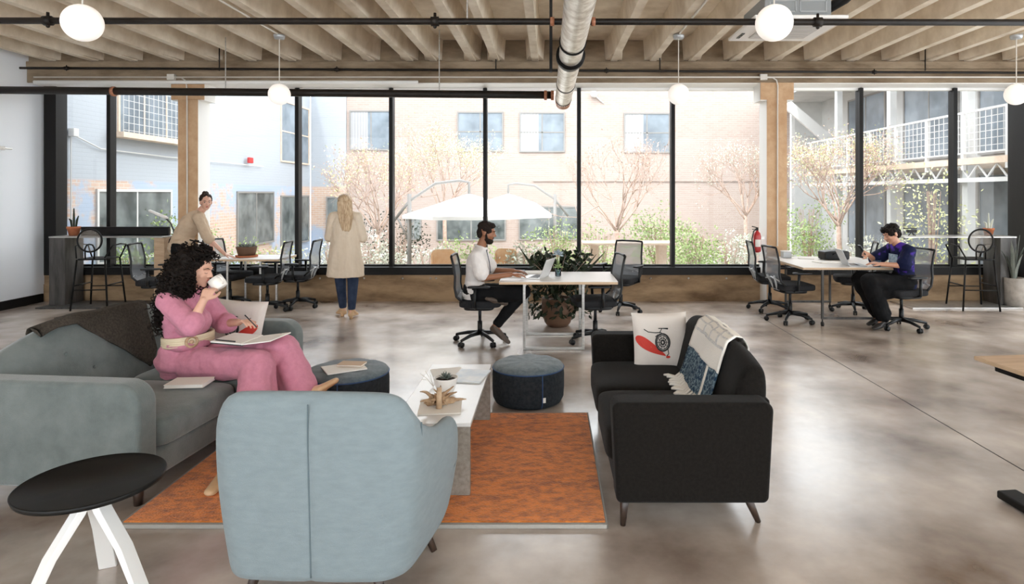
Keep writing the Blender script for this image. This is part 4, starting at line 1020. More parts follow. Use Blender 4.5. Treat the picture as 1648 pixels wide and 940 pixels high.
# potted plants and objects
def stems(b, n, L, spread, r=.003, c=(0, 0, 0)):
    tips = []
    for k in range(n):
        a = random.uniform(0, 2*PI); t = random.uniform(.1, spread)
        p1 = V(c)+V((math.cos(a)*t*L*.4, math.sin(a)*t*L*.4, L*.5)); p2 = V(c)+V((math.cos(a)*t*L, math.sin(a)*t*L, L*random.uniform(.75, 1.05)))
        b.tube([V(c), p1, p2], [r, r*.8, r*.5], 5); tips.append((V(c), p1, p2))
    return tips
def leafy(o, n, L, spread, leafm, per, ls, lw, c=(0, 0, 0), stemm='bark', r=.004):
    b = MB(); tips = stems(b, n, L, spread, r, c); b.build('stem', stemm, o)
    lf = MB()
    for a_, p1, p2 in tips:
        for k in range(per):
            t = random.uniform(.15, 1); p = (a_.lerp(p1, t*2) if t < .5 else p1.lerp(p2, t*2-1))
            lf.leaf(p, rnd()+V((0, 0, .4)), rnd(), ls*random.uniform(.7, 1.2), lw)
    lf.build('leaves', leafm, o, fix=False)
bp_ = empty('large_potted_plant', (.10, 8.02, 0), label='big dark leafed plant in a basket pot behind the middle desk', cat='plant')
part('pot', 'brownpot', bp_, lambda b: b.lathe([(.13, 0), (.17, .05), (.21, .2), (.20, .36), (.185, .36), (.18, .33), (.01, .33)], seg=32), smooth=True)
part('soil', 'soil', bp_, lambda b: b.lathe([(.18, .325), (.01, .335)], seg=24), smooth=True)
leafy(bp_, 34, .62, .85, 'leaf_dark', 26, .10, .055, (0, 0, .33))
lfb = MB()
for k in range(500):
    a = random.uniform(0, 2*PI); rr = random.uniform(.18, .42); z = random.uniform(.15, .62)
    lfb.leaf((rr*math.cos(a), rr*math.sin(a)*.7, z), rnd()+V((0, 0, -.5)), rnd(), .09, .045)
lfb.build('hanging_leaves', 'leaf_dark', bp_, fix=False)
for x, dx, H in ((-.28, -.22, .42), (.30, .2, .32), (.36, .26, .36), (.42, .34, .2)):
    part('spear_leaf', 'leaf_dark', bp_, lambda b: b.loft([[V((x*.4+(x*.6+dx)*t, 0, .45+(H+.15)*t))+V((w_*q, .0, 0)) for q in (-1, 1)]+[V((x*.4+(x*.6+dx)*t, .01, .45+(H+.15)*t))] for t, w_ in ((0, .012), (.5, .028), (1, .003))]))
vs = empty('flower_vase', (.095, 7.15, .752), label='small blue glass vase with a pale succulent bloom on the middle desk', cat='vase')
part('vase_body', 'vase', vs, lambda b: b.lathe([(.028, 0), (.036, .01), (.034, .07), (.038, .09), (.034, .09), (.031, .07), (.033, .015), (.005, .012)], seg=24), smooth=True)
part('stem', 'leaf_green', vs, lambda b: [b.tube([(0, 0, .02), (.01*k, .005*k, .12), (.015*k, 0, .22)], .003, 5) for k in (-1, 0, 1)], smooth=True)
part('bloom', 'bloom', vs, rosette(46, .075, .014, (0, 0, .25), (-.3, 1.5)), smooth=True)
part('leaves', 'leaf_green', vs, rosette(14, .07, .012, (0, 0, .10), (.1, 1.0)), smooth=True)
tr_ = empty('serving_tray', (-.30, 7.36, .752), label='white paper stack on the far side of the middle desk', cat='paper')
part('sheets', 'paper', tr_, lambda b: b.cbox((0, 0, .012), (.42, .28, .024)), bevel=.004)
part('folder', 'black_plastic', tr_, lambda b: b.cbox((-.10, 0, .03), (.2, .2, .010)), bevel=.003)
pb = empty('succulent_bowl', (P_(397, 9.4), 9.40, .745), label='brown pot of dark succulents on terracotta saucer on the left desk', cat='plant')
part('saucer', 'terracotta', pb, lambda b: b.lathe([(.13, 0), (.155, .005), (.16, .028), (.15, .028), (.14, .012), (.01, .012)], seg=32), smooth=True)
part('pot', 'brownpot', pb, lambda b: b.lathe([(.10, .014), (.115, .02), (.145, .13), (.15, .16), (.14, .16), (.13, .14), (.01, .14)], seg=32), smooth=True)
part('leaves', 'leaf_grey', pb, lambda b: [rosette(12, .06, .011, (math.cos(a)*q, math.sin(a)*q, .16), (.1, 1.3))(b) for a, q in [(0, 0)]+[(k*.9, .09) for k in range(7)]], smooth=True)

# bars by the window
def bar(x0, x1, wood_right, label, nm='bar_counter'):
    o = empty(nm, ((x0+x1)/2, 9.58, 0), label=label, cat='bar counter'); hx = (x1-x0)/2
    part('counter', 'steel', o, lambda b: b.box(-hx, hx, -.20, .20, 1.035, 1.055), bevel=.003)
    side = -1 if wood_right else 1
    part('support_post', 'darksteel', o, lambda b: (b.box(min(side*hx, side*(hx-.24)), max(side*hx, side*(hx-.24)), -.19, .19, 0, 1.035)), bevel=.004)
    if wood_right: part('support_post', 'wood', o, lambda b: b.box(hx-.16, hx, -.15, .19, .03, 1.035), bevel=.004)
    part('floor_plate', 'steel' if not wood_right else 'darksteel', o, lambda b: b.box(-hx-.02 if wood_right else -hx, hx*.92, -.42, .2, 0, .022), bevel=.003)
    return o
bar(-7.57, -5.85, True, 'window bar counter at far left with steel post and black bench screen')
bar(5.35, 7.05, False, 'window bar counter at far right with steel post')
part('screen_panel', 'black_metal', None, lambda b: b.box(-7.25, -5.90, 9.60, 9.66, 1.056, 1.19), bevel=.004)
tag(bpy.data.objects['screen_panel'], 'long low black panel standing on the left bar counter', 'panel')
def stool(x, y, rz, label):
    o = empty('bar_stool', (x, y, 0), rz, label, 'bar stool')
    part('seat', 'black_metal', o, lambda b: b.prism(rrect(-.2, .2, -.2, .2, (.06,)*4), .73, .75, axis='z'), bevel=.004)
    for a, c in ((-1, -1), (1, -1), (-1, 1), (1, 1)):
        part('leg', 'black_metal', o, lambda b: b.tube([(a*.19, c*.19, .74), (a*.25, c*.24, 0)], .013, 8), smooth=True)
    part('foot_rail', 'black_metal', o, lambda b: (b.tube([(-.22, .22, .3), (.22, .22, .3)], .009, 6), b.tube([(-.22, -.22, .3), (.22, -.22, .3)], .009, 6), b.tube([(-.22, -.22, .36), (-.22, .22, .36)], .009, 6), b.tube([(.22, -.22, .36), (.22, .22, .36)], .009, 6)), smooth=True)
    for s in (-1, 1):
        part('armrest', 'black_metal', o, lambda b: b.tube([(s*.20, .19, .74), (s*.27, .21, .93), (s*.27, .05, .95), (s*.25, -.12, .93), (s*.19, -.2, .76)], .011, 8), smooth=True)
    bk_ = part('backrest', 'black_metal', o, lambda b: (b.tube([(.165*math.cos(t), -.22, 1.02+.165*math.sin(t)) for t in [2*PI*k/32 for k in range(32)]], .013, 8, loop=True), b.tube([(-.06, -.22, .75), (-.065, -.22, .9), (-.04, -.22, .955), (0, -.22, .965), (.04, -.22, .955), (.065, -.22, .9), (.06, -.22, .75)], .011, 8)), smooth=True)
    part('woven_panel', 'stool_mesh', bk_, lambda b: b.lathe([(.16, 0), (.001, 0)], (0, -.22, 1.02), 32, Rx(PI/2)), fix=False)
    return o
stool(P_(159, 9.26), 9.26, .12, 'black wire bar stool with round back at the left bar')
stool(P_(1565, 9.22), 9.22, -.12, 'black wire bar stool with round back at the right bar')
def cactus(px, Y, z, label, s=1):
    o = empty('potted_cactus', (P_(px, Y), Y, z), label=label, cat='plant')
    part('pot', 'terracotta', o, lambda b: b.lathe([(.055*s, 0), (.075*s, .09*s), (.082*s, .095*s), (.082*s, .12*s), (.07*s, .12*s), (.065*s, .10*s), (.005, .10*s)], seg=24), smooth=True)
    part('stem', 'leaf_dark' if s > 1 else 'leaf_sage', o, lambda b: [b.chain([(dx, 0, .1*s), (dx*1.5, 0, .2*s), (dx*2.3, 0, h)], [.012, .016, .008], seg=8) for dx, h in ((0, .36*s), (.03, .26*s), (-.03, .22*s))], smooth=True)
    return o
cactus(119, 9.6, 1.056, 'terracotta pot with finger cactus on the left bar counter', 1.15)
cactus(1591, 9.6, 1.056, 'small terracotta pot with a sprig on the right bar counter', .95)
# arched desk lamp behind the left bar
dl = empty('desk_lamp', (P_(281, 9.35), 9.35, .0), label='arched floor standing reading lamp with white head left of the left column', cat='lamp')
part('pole', 'darksteel', dl, lambda b: b.tube([(0, 0, .02), (0, 0, 1.0), (-.01, 0, 1.14), (-.06, 0, 1.26), (-.16, 0, 1.36)], .012, 8), smooth=True)
part('lamp_head', 'white', dl, lambda b: b.cone((-.14, 0, 1.345), .042, (-.36, 0, 1.44), .034, sq=(1, .55)), smooth=True)
part('base', 'darksteel', dl, lambda b: b.lathe([(.08, 0), (.08, .015), (.02, .022)], seg=24), smooth=True)
# tall plant in planter right
tp = empty('tall_planter', (P_(1632, 9.35), 9.35, 0), label='grey planter with snake plant beside the right bar post', cat='plant')
part('pot', 'greypot', tp, lambda b: b.lathe([(.11, 0), (.125, .01), (.135, .44), (.12, .44), (.118, .40), (.01, .40)], seg=28), smooth=True)
part('leaves', 'leaf_grey', tp, lambda b: [b.loft([[V((math.cos(a)*(.03+q*t*t), math.sin(a)*(.03+q*t*t)*.6, .40+h*t))+V((math.sin(a)*w_*s, -math.cos(a)*w_*s, 0)) for s in (-1, 1)]+[V((math.cos(a)*(.035+q*t*t), math.sin(a)*(.035+q*t*t)*.6, .40+h*t))] for t, w_ in ((0, .015), (.4, .03), (.8, .02), (1, .002))]) for a, q, h in ((0, .12, .5), (1, .1, .65), (2.2, .14, .55), (3.1, .16, .45), (4, .1, .6), (5, .15, .4), (5.6, .05, .68))])
# fire extinguisher on column
fe = empty('fire_extinguisher', (P_(1222, 9.45), 9.55, .80), label='red fire extinguisher hanging on the left side of the right column', cat='fire extinguisher')
part('cylinder', 'ext_red', fe, lambda b: b.lathe([(.03, 0), (.055, .015), (.058, .05), (.058, .25), (.045, .30), (.02, .325), (.018, .34)], seg=24), smooth=True)
part('valve', 'black_plastic', fe, lambda b: (b.cbox((0, 0, .36), (.03, .03, .05)), b.tube([(0, 0, .38), (-.08, 0, .40)], .008, 6), b.tube([(0, 0, .36), (-.075, 0, .355)], .007, 6)))
part('hose', 'black_plastic', fe, lambda b: b.tube([(.0, -.02, .36), (-.06, -.02, .33), (-.085, -.02, .2), (-.075, -.02, .10)], .01, 8), smooth=True)
part('label_patch', 'paper', fe, lambda b: b.loft([[(.0595*math.cos(t), .0595*math.sin(t), z) for t in [-PI*.75+PI*.5*k/8 for k in range(9)]] for z in (.09, .20)], closed=False, cap=False), fix=False)
part('bracket', 'steel', fe, lambda b: b.box(.05, .105, -.02, .02, .2, .24))
# things on the right desk
o = empty('bag', (P_(1339, 8.9), 8.85, .765), .1, 'flat black bag lying on the right desk', 'bag')
part('body', 'black_plastic', o, lambda b: puff(b, (0, 0, .065), (.185, .12, .065), (.3, .25), bulge=.1), smooth=True)
part('handle', 'black_plastic', o, lambda b: b.tube([(-.08, -.12, .08), (-.06, -.15, .11), (.06, -.15, .11), (.08, -.12, .08)], .008, 6), smooth=True)
booklet('paper_stack', P_(1330, 8.5), 8.45, .765, .34, .24, .010, .2, 'paper', 'loose papers in front of the black bag on the right desk', 'papers')
booklet('paper_stack', P_(1297, 8.95), 8.95, .765, .20, .16, .008, -.2, 'paper', 'small paper stack at the left of the black bag on the right desk', 'papers')
o = empty('storage_box', (P_(1265, 9.1), 9.1, .765), 0, 'small grey box standing on the far left corner of the right desk', 'box')
part('body', 'silver', o, lambda b: b.box(-.06, .06, -.06, .06, 0, .09), bevel=.006)
part('lid', 'white', o, lambda b: b.box(-.064, .064, -.064, .064, .09, .102), bevel=.003)
def mug(loc, m_, label, r=.042, h=.09, ang=0, rot=None, name='mug'):
    o = empty(name, loc, 0, label, 'cup')
    if rot: o.rotation_euler = rot
    part('body', m_, o, lambda b: b.lathe([(r*.8, 0), (r*.92, .005), (r, h*.4), (r, h), (r*.93, h), (r*.92, h*.4), (r*.7, .008), (.003, .008)], seg=28), smooth=True)
    part('handle', m_, o, lambda b: b.tube([V((math.cos(ang), math.sin(ang), 0))*(r+q)+V((0, 0, z)) for q, z in ((-.003, h*.82), (.020, h*.80), (.028, h*.5), (.018, h*.22), (-.003, h*.18))], .006, 8), smooth=True)
    return o
mug((P_(1411, 7.98), 7.98, .765), 'mugb', 'blue grey mug on the right desk by the mans forearm', .05, .085, ang=0)
o = empty('camera', (P_(1467, 9.55), 9.55, 1.056), 0, 'black gadget standing at the left end of the right bar counter', 'camera')
part('body', 'black_plastic', o, lambda b: (b.cbox((0, 0, .07), (.13, .07, .045)), b.cbox((-.02, 0, .11), (.20, .03, .014))), bevel=.005)
part('stand', 'black_plastic', o, lambda b: [b.tube([(0, 0, .06), (dx, dy, 0)], .006, 6) for dx, dy in ((-.05, 0), (.05, .03), (.04, -.04))])
o = empty('power_adapter', (P_(1437, 8.0), 7.99, .60), 0, 'grey power adapter hanging under the right desk edge', 'adapter')
part('body', 'silver', o, lambda b: b.box(-.045, .045, -.02, .02, .03, .10), bevel=.006)
part('cable', 'black_plastic', o, lambda b: (b.tube([(0, 0, .1), (0, 0, .135)], .004, 6), b.tube([(-.04, 0, .04), (-.07, 0, -.02), (0, 0, -.05), (.07, 0, -.02), (.04, 0, .04)], .004, 6)), smooth=True)

# ============================================================ PEOPLE
def N(v): return V(v).normalized()
def add_head(b, c, fwd, up=(0, 0, 1), s=1.0):
    f = N(fwd); u = V(up); u = (u-f*u.dot(f)).normalized(); sd = f.cross(u)
    mx = Matrix((sd, f, u)).transposed(); P = lambda x, y, z: V(c)+(sd*x+f*y+u*z)*s
    E = lambda x, y, z, rx, ry, rz: b.ell(P(x, y, z), (rx*s, ry*s, rz*s), mx, 24, 16)
    E(0, -.012, .030, .074, .094, .086)          # skull
    E(0, .018, -.020, .062, .074, .078)          # face
    E(0, .022, -.066, .048, .056, .040)          # jaw
    E(0, .060, -.094, .020, .018, .018)          # chin
    E(0, .074, .030, .048, .020, .014)           # brow
    for k in (-1, 1):
        E(k*.036, .058, -.022, .022, .022, .022)
        E(k*.074, -.010, -.006, .010, .020, .031)
    b.cone(P(0, .086, .018), .008*s, P(0, .108, -.020), .0115*s, seg=10)
    for k in (-1, 1): E(k*.011, .094, -.026, .008, .010, .008)
    E(0, .082, -.052, .022, .012, .006); E(0, .080, -.062, .018, .012, .006)
    return P, mx
def face_parts(o, P, mx, s, lip='lip', brow='hair_brown', org=V((0, 0, 0)), lids=False):
    for k in (-1, 1):
        if not lids:
            e = part('eye', 'eye', o, lambda b: b.ell(P(k*.030, .0735, .008), (.0112*s, .0112*s, .0085*s), mx, 12, 8), smooth=True)
            part('iris', 'iris', e, lambda b: b.ell(P(k*.030, .084, .008), (.0058*s, .0034*s, .0058*s), mx, 10, 6), smooth=True)
        else:
            part('eyelash', 'iris', o, lambda b: b.tube([P(k*.020, .086, .002), P(k*.031, .088, -.001), P(k*.042, .080, .002)], .0018*s, 5), smooth=True)
        part('eyebrow', brow, o, lambda b: b.tube([P(k*.016, .094, .030), P(k*.032, .092, .036), P(k*.050, .078, .030)], [.0030*s, .0036*s, .002*s], 6), smooth=True)
    part('lips', lip, o, lambda b: (b.ell(P(0, .0905, -.052), (.019*s, .0055*s, .0045*s), mx, 14, 8), b.ell(P(0, .0885, -.061), (.016*s, .0058*s, .0048*s), mx, 14, 8)), smooth=True)
def add_hand(b, w, d, n, ts, curl=.35, s=1.0, tcurl=0.0):
    w = V(w); d = N(d); n = V(n); n = (n-d*n.dot(d)).normalized(); sd = d.cross(n)*ts
    for k in range(4):
        kn = w+(d*.082+sd*(.031-.0205*k)-d*(.004*k if k > 1 else 0))*s
        b.cone(w+sd*(.012-.008*k)*s, .015*s, kn, .0115*s, seg=10)
        dd = d.copy(); q = kn
        for L, r0, r1 in zip(((.038, .026, .020), (.043, .029, .022), (.040, .027, .021), (.031, .021, .018))[k], (.0100, .0088, .0080), (.0088, .0080, .0068)):
            dd = (dd*math.cos(curl)-n*math.sin(curl)).normalized(); nn = dd.cross(sd)*1.0
            n_ = n; q2 = q+dd*L*s; b.cone(q, r0*s, q2, r1*s, seg=10); q = q2
            # keep bending in the finger's own plane
            ax = sd; n = (n*math.cos(curl)+dd*math.sin(curl)*0+n*0).normalized()
    p0 = w+(d*.022+sd*.020)*s; p1 = p0+(d*.55+sd*.75-n*.15).normalized()*.040*s; p2 = p1+(d*.85+sd*(.35-tcurl)-n*(.25+tcurl)).normalized()*.032*s; p3 = p2+(d*.95+sd*(.05-tcurl)-n*(.3+tcurl)).normalized()*.024*s
    b.chain([p0, p1, p2, p3], [.0145*s, .0125*s, .0105*s, .0080*s], seg=10)
def add_foot(b, an, toe, r=1.0, w_=1.0):
    an, toe = V(an), V(toe); d = (toe-an); f = N(V((d.x, d.y, 0)) if abs(d.z) < .6*d.length else d)
    heel = an-f*.04+V((0, 0, -.05))
    b.cone(an, .036*r, heel+V((0, 0, .004)), .030*r); b.cone(an, .036*r, an.lerp(toe, .62)+V((0, 0, -.012)), .032*r, sq=(1.15*w_, .8)); b.cone(an.lerp(toe, .6)+V((0, 0, -.01)), .033*r, toe, .024*r, sq=(1.35*w_, .75)); b.cone(heel, .030*r, an.lerp(toe, .6)+V((0, 0, -.02)), .030*r, sq=(1, .8))
class Person:
    def __init__(s, J, skin, name_label, fwd, s_=1.0, voxel=.0052, lids=False, lip='lip', brow='hair_brown'):
        s.J = {k: V(v) for k, v in J.items()}; J = s.J; s.org = V((J['pel'].x, J['pel'].y, 0)); s.fwd = N(fwd); s.s = s_
        b = s.b = MB(); L = s.loc
        s.P, s.mx = add_head(b, L('head'), J['look'], J.get('hup', V((0, 0, 1))), s_)
        hf = N(J['look'])
        b.cone(L('head')-V((0, 0, .055))-hf*.020, .050*s_, L('neck'), .056*s_)
        s.torso(b, 0)
        for k in 'LR':
            b.chain([L('sh'+k), L('el'+k), L('wr'+k)], [.047*s_, .037*s_, .026*s_])
            b.cone(L('neck'), .05*s_, L('sh'+k), .045*s_)
            hd, hn, ts, cu = J['hd'+k], J['hn'+k], (1 if k == 'R' else -1), s.J.get('cu'+k, V((.35, 0, 0))).x
            if 'ts'+k in J: ts = J['ts'+k].x
            add_hand(b, L('wr'+k), hd, hn, ts, cu, s_)
            b.chain([L('hip'+k), L('kn'+k), L('an'+k)], [.088*s_, .058*s_, .038*s_])
            add_foot(b, L('an'+k), L('toe'+k))
        s.o = b.blob('person', skin, None, voxel, 5); s.o.location = s.org
        tag(s.o, name_label, 'person')
        face_parts(s.o, s.P, s.mx, s_, lip, brow, lids=lids)
    def loc(s, k): return s.J[k]-s.org if isinstance(k, str) else V(k)-s.org
    def torso(s, b, g, low=True, k=1.0):
        L = s.loc; q = s.s; J = s.J; lat = s.fwd
        ch, pe, ne = L('chest'), L('pel'), L('neck'); wa = ch.lerp(pe, .55) if 'waist' not in J else L('waist')
        b.cone(ch+(ne-ch)*.45, (.125+g)*q, ch, (.155+g)*q, sq=(1.05*k, .66), up=lat, seg=24)
        b.cone(ch, (.155+g)*q, wa, (.128+g)*q, sq=(1*k, .70), up=lat, seg=24)
        if low: b.cone(wa, (.128+g)*q, pe, (.165+g)*q, sq=(1*k, .72), up=lat, seg=24)
    def sleeve(s, b, k, g, t=1.0, fl=0, sh=True, g2=None):
        L = s.loc; q = s.s; g2 = g if g2 is None else g2
        sh_, el, wr = L('sh'+k), L('el'+k), L('wr'+k)
        if sh: b.cone(L('neck')+(sh_-L('neck'))*.25+V((0, 0, -.012)), (.05+g)*q, sh_, (.05+g)*q)
        if t <= 1: b.cone(sh_, (.052+g)*q, sh_.lerp(el, t), (.047+g2+fl)*q)
        else: b.cone(sh_, (.052+g)*q, el, (.045+g2)*q); b.cone(el, (.045+g2)*q, el.lerp(wr, t-1), (.036+g2+fl)*q)
    def legs(s, b, g, gk=None, ga=None, t=.93):
        L = s.loc; gk = g if gk is None else gk; ga = gk if ga is None else ga
        for k in 'LR': b.chain([L('hip'+k), L('kn'+k), L('kn'+k).lerp(L('an'+k), t)], [.09+g, .060+gk, .040+ga])
        b.cone(L('pel')+V((0, 0, .02)), .165+g, L('pel')-V((0, 0, .03)), .15+g, sq=(1, .75), up=s.fwd, seg=24)
    def shoe(s, k, m, g=.008, heel=0, sole='sole'):
        L = s.loc; b = MB(); add_foot(b, L('an'+k)-V((0, 0, .01)), L('toe'+k), 1+g*20)
        sh = b.blob('shoe', m, s.o, .005, 4)
        an, toe = L('an'+k), L('toe'+k); f = toe-an; f.z = 0; f = N(f) if f.length > .05 else N(s.fwd)
        return sh
def up_(z): return V((0, 0, z))

# --- woman in pink on the sofa (faces +x)
J = dict(pel=(-2.60, 4.40, .53), chest=(-2.585, 4.38, .885), waist=(-2.60, 4.40, .70), neck=(-2.545, 4.37, 1.03), head=(-2.455, 4.345, 1.165), look=(1, -.16, -.20), hup=(.1, 0, 1),
         shR=(-2.585, 4.20, .975), elR=(-2.37, 4.10, .83), wrR=(-2.325, 4.17, .985), hdR=(.10, .45, .55), hnR=(.2, -1, .1), cuR=(.75, 0, 0),
         shL=(-2.55, 4.54, .975), elL=(-2.42, 4.60, .74), wrL=(-2.22, 4.43, .785), hdL=(.85, -.35, .22), hnL=(-.2, .2, 1), cuL=(.55, 0, 0),
         hipR=(-2.50, 4.31, .53), knR=(-1.95, 4.15, .555), anR=(-1.86, 3.80, .15), toeR=(-1.885, 3.45, .045),
         hipL=(-2.50, 4.49, .53), knL=(-1.87, 4.37, .605), anL=(-1.69, 4.27, .33), toeL=(-1.465, 4.23, .425))
pw = Person(J, 'skin_f', 'seated woman in a pink dress with big dark curly hair drinking from a white cup', (1, -.1, 0), .97, voxel=.0045, lids=True)
b = MB(); pw.torso(b, .018, low=True); L = pw.loc
for k in 'LR': pw.sleeve(b, k, .024, 1.12 if k == 'R' else 1.25, .012, g2=.030)
b.ell(L((-2.50, 4.36, .80)), (.10, .15, .11)); b.ell(L((-2.55, 4.38, .66)), (.16, .17, .07))
b.blob('dress_top', 'pink', pw.o, .006, 5, disp=.006, dscale=.07)
b = MB(); pw.legs(b, .022, .045, .060, t=.95)
b.ell(L((-2.58, 4.40, .52)), (.20, .20, .10)); b.cone(L((-2.45, 4.33, .55)), .095, L((-1.93, 4.27, .565)), .080, sq=(1.5, .8))
b.cone(L((-1.95, 4.17, .53)), .085, L((-1.84, 4.02, .22)), .08, sq=(1.2, .9)); b.cone(L((-1.88, 4.36, .56)), .080, L((-1.80, 4.34, .28)), .080, sq=(1.3, .9))
b.blob('trousers', 'pink', pw.o, .007, 6, disp=.012, dscale=.11)
def belt(b):
    for off, rr in ((0, .0), (.014, .0), (-.014, .0), (.026, -.002), (-.026, -.002)):
        b.tube([L('waist')+V((.045+.152*math.cos(t), -.01+.168*math.sin(t), off-.020+.012*math.cos(t))) for t in [2*PI*k/40 for k in range(40)]], .011, 6, loop=True)
part('belt', 'cream', pw.o, belt, smooth=True)
part('belt_buckle', 'cane', pw.o, lambda b: (b.tube([L('waist')+V((.150, -.150, -.012))+V((.035*math.cos(t)*.7, .035*math.cos(t)*.7, .035*math.sin(t))) for t in [2*PI*k/24 for k in range(24)]], .009, 8, loop=True), b.ell(L('waist')+V((.150, -.150, -.012)), (.014, .014, .014))), smooth=True)
# curly hair: a soft core with hundreds of coils
def curls(o, cores, n, m, rad=.016, th_=.0055, seed=3, turns=3.2, down=.16, avoid=None):
    random.seed(seed); b = MB()
    for c, r in cores: b.ell(c, r)
    core = b.blob('hair', m, o, .010, 4, disp=.014, dscale=.035)
    b = MB()
    for _ in range(n):
        c, r = random.choice(cores); v = N(rnd()); p = V(c)+V((v.x*r[0], v.y*r[1], v.z*r[2]))
        if avoid and avoid(p): continue
        d = (v*.35+V((0, 0, -.8))+rnd()*.18).normalized(); Lc = random.uniform(.5, 1)*down; a0 = random.uniform(0, 6)
        sd, u, d = frame_of(d); pts = []
        for k in range(17):
            t = k/16; a = a0+turns*2*PI*t; pts.append(p-d*Lc*.3+d*Lc*t+(sd*math.cos(a)+u*math.sin(a))*rad*(1-.3*t)+v*.006)
        b.tube(pts, [th_*(1-.5*k/16) for k in range(17)], 4)
    return b.build('hair_curls', m, core, smooth=True)
H = L('head')
curls(pw.o, [(H+V((-.045, .0, .065)), (.115, .125, .105)), (H+V((-.09, -.01, -.01)), (.12, .15, .12)), (H+V((-.125, -.03, -.11)), (.115, .15, .12)), (H+V((-.165, -.02, -.22)), (.08, .14, .12)), (H+V((-.095, -.11, -.07)), (.075, .055, .11)), (H+V((-.05, .115, -.05)), (.08, .05, .11)), (H+V((-.19, -.02, -.31)), (.055, .11, .08)), (H+V((-.09, -.12, -.17)), (.06, .05, .09)), (H+V((.025, -.01, .112)), (.055, .085, .036))],
      620, 'hair_black', avoid=lambda p: ((p-H).x > .015 and (p-H).z < .115) or ((p-H).z < -.11 and (p-H).x > -.19))
for k in 'LR': pw.shoe(k, 'tan_shoe', .006)
o = mug((-2.285, 4.325, 1.045), 'mugw', 'white cup held to the lips of the seated woman', .050, .085, ang=-.6, rot=(0, math.radians(-38), 0), name='coffee_cup')
o = empty('pencil', (-2.095, 4.36, .80), 0, 'dark pencil in the writing hand of the seated woman', 'pencil')
part('shaft', 'ink', o, lambda b: b.tube([(-.055, .02, .045), (.05, -.02, -.035)], .004, 8), smooth=True)
part('tip', 'kraft', o, lambda b: b.tube([(.05, -.02, -.035), (.062, -.0245, -.044)], [.004, .0008], 8), smooth=True)
o = empty('sketchbook', (-2.05, 4.28, .690), -.12, 'open white sketchbook on the lap of the seated woman', 'notebook')
part('left_page', 'paper', o, lambda b: b.cbox((-.11, 0, .010), (.22, .26, .010), Ry(.05)), bevel=.002)
part('right_page', 'paper', o, lambda b: b.cbox((.105, 0, .016), (.21, .26, .008), Ry(-.14)), bevel=.002)
part('cover', 'ink', o, lambda b: b.cbox((-.10, 0, .0015), (.23, .27, .004), Ry(.05)))
part('clip_pen', 'ink', o, lambda b: b.tube([(-.20, -.10, .022), (-.05, -.115, .018)], .005, 8), smooth=True)
booklet('magazine', -2.33, 4.02, .468, .24, .17, .022, .08, 'paper', 'cream magazine lying on the sofa seat beside the pink skirt')

# --- leaning woman at the left desk
J = dict(pel=(-5.47, 9.21, .94), chest=(-5.31, 9.20, 1.25), waist=(-5.42, 9.205, 1.10), neck=(-5.19, 9.19, 1.42), head=(-5.075, 9.17, 1.575), look=(.62, -.78, -.10),
         shL=(-5.15, 9.09, 1.355), elL=(-5.01, 9.08, 1.07), wrL=(-4.79, 9.15, .815), hdL=(.9, .1, -.30), hnL=(.3, 0, 1), cuL=(.10, 0, 0), tsL=(1, 0, 0),
         shR=(-5.27, 9.33, 1.38), elR=(-5.20, 9.40, 1.12), wrR=(-5.12, 9.40, .92), hdR=(.2, .1, -1), hnR=(1, 0, .2),
         hipL=(-5.46, 9.12, .93), knL=(-5.40, 9.10, .50), anL=(-5.44, 9.08, .09), toeL=(-5.27, 9.04, .03),
         hipR=(-5.46, 9.31, .93), knR=(-5.42, 9.33, .50), anR=(-5.50, 9.35, .09), toeR=(-5.32, 9.33, .03))
pl_ = Person(J, 'skin_f', 'woman in a beige sweater leaning on the left desk and looking at the camera', (.8, -.3, 0), 1.0)
b = MB(); pl_.torso(b, .024)
for k in 'LR': pl_.sleeve(b, k, .022, 1.1, .02, g2=.026)
b.ell(pl_.loc((-5.45, 9.21, 1.0)), (.17, .19, .07))
b.blob('sweater', 'sweater', pl_.o, .007, 5, disp=.008, dscale=.08)
b = MB(); pl_.legs(b, .014, .02, .02); b.blob('trousers', 'trouser', pl_.o, .008, 4)
H = pl_.loc('head'); fh = N(J['look'])
b = MB(); mx = pl_.mx; b.ell(H-fh*.024+V((0, 0, .048)), (.087, .094, .088), mx); b.ell(H-fh*.06+V((0, 0, .0)), (.074, .06, .075), mx); b.ell(H-fh*.095+V((0, 0, .075)), (.04, .04, .04)); b.ell(H-fh*.055+V((0, 0, .125)), (.045, .045, .035))
b.blob('hair', 'hair_brown', pl_.o, .007, 2, disp=.008, dscale=.02)
for k in 'LR': pl_.shoe(k, 'black_shoe')

# --- blond woman standing at the window, back to camera
cx = -2.80
J = dict(pel=(cx, 8.50, .93), chest=(cx, 8.50, 1.26), neck=(cx-.005, 8.50, 1.43), head=(cx-.005, 8.515, 1.575), look=(-.15, 1, .02),
         shR=(cx+.165, 8.50, 1.385), elR=(cx+.225, 8.53, 1.10), wrR=(cx+.10, 8.71, 1.12), hdR=(-1, .2, .1), hnR=(0, 1, 0),
         shL=(cx-.165, 8.50, 1.385), elL=(cx-.225, 8.53, 1.10), wrL=(cx-.10, 8.71, 1.14), hdL=(1, .2, .1), hnL=(0, 1, 0),
         hipR=(cx+.085, 8.50, .92), knR=(cx+.10, 8.52, .50), anR=(cx+.10, 8.46, .12), toeR=(cx+.11, 8.62, .035),
         hipL=(cx-.085, 8.50, .92), knL=(cx-.085, 8.56, .50), anL=(cx-.07, 8.62, .12), toeL=(cx-.17, 8.72, .035))
pb_ = Person(J, 'skin_f', 'blond woman in a long cream cardigan standing with her back to the camera', (0, 1, 0), .98)
b = MB(); pb_.torso(b, .028)
for k in 'LR': pb_.sleeve(b, k, .018, 1.15, .012, g2=.024)
lc = pb_.loc
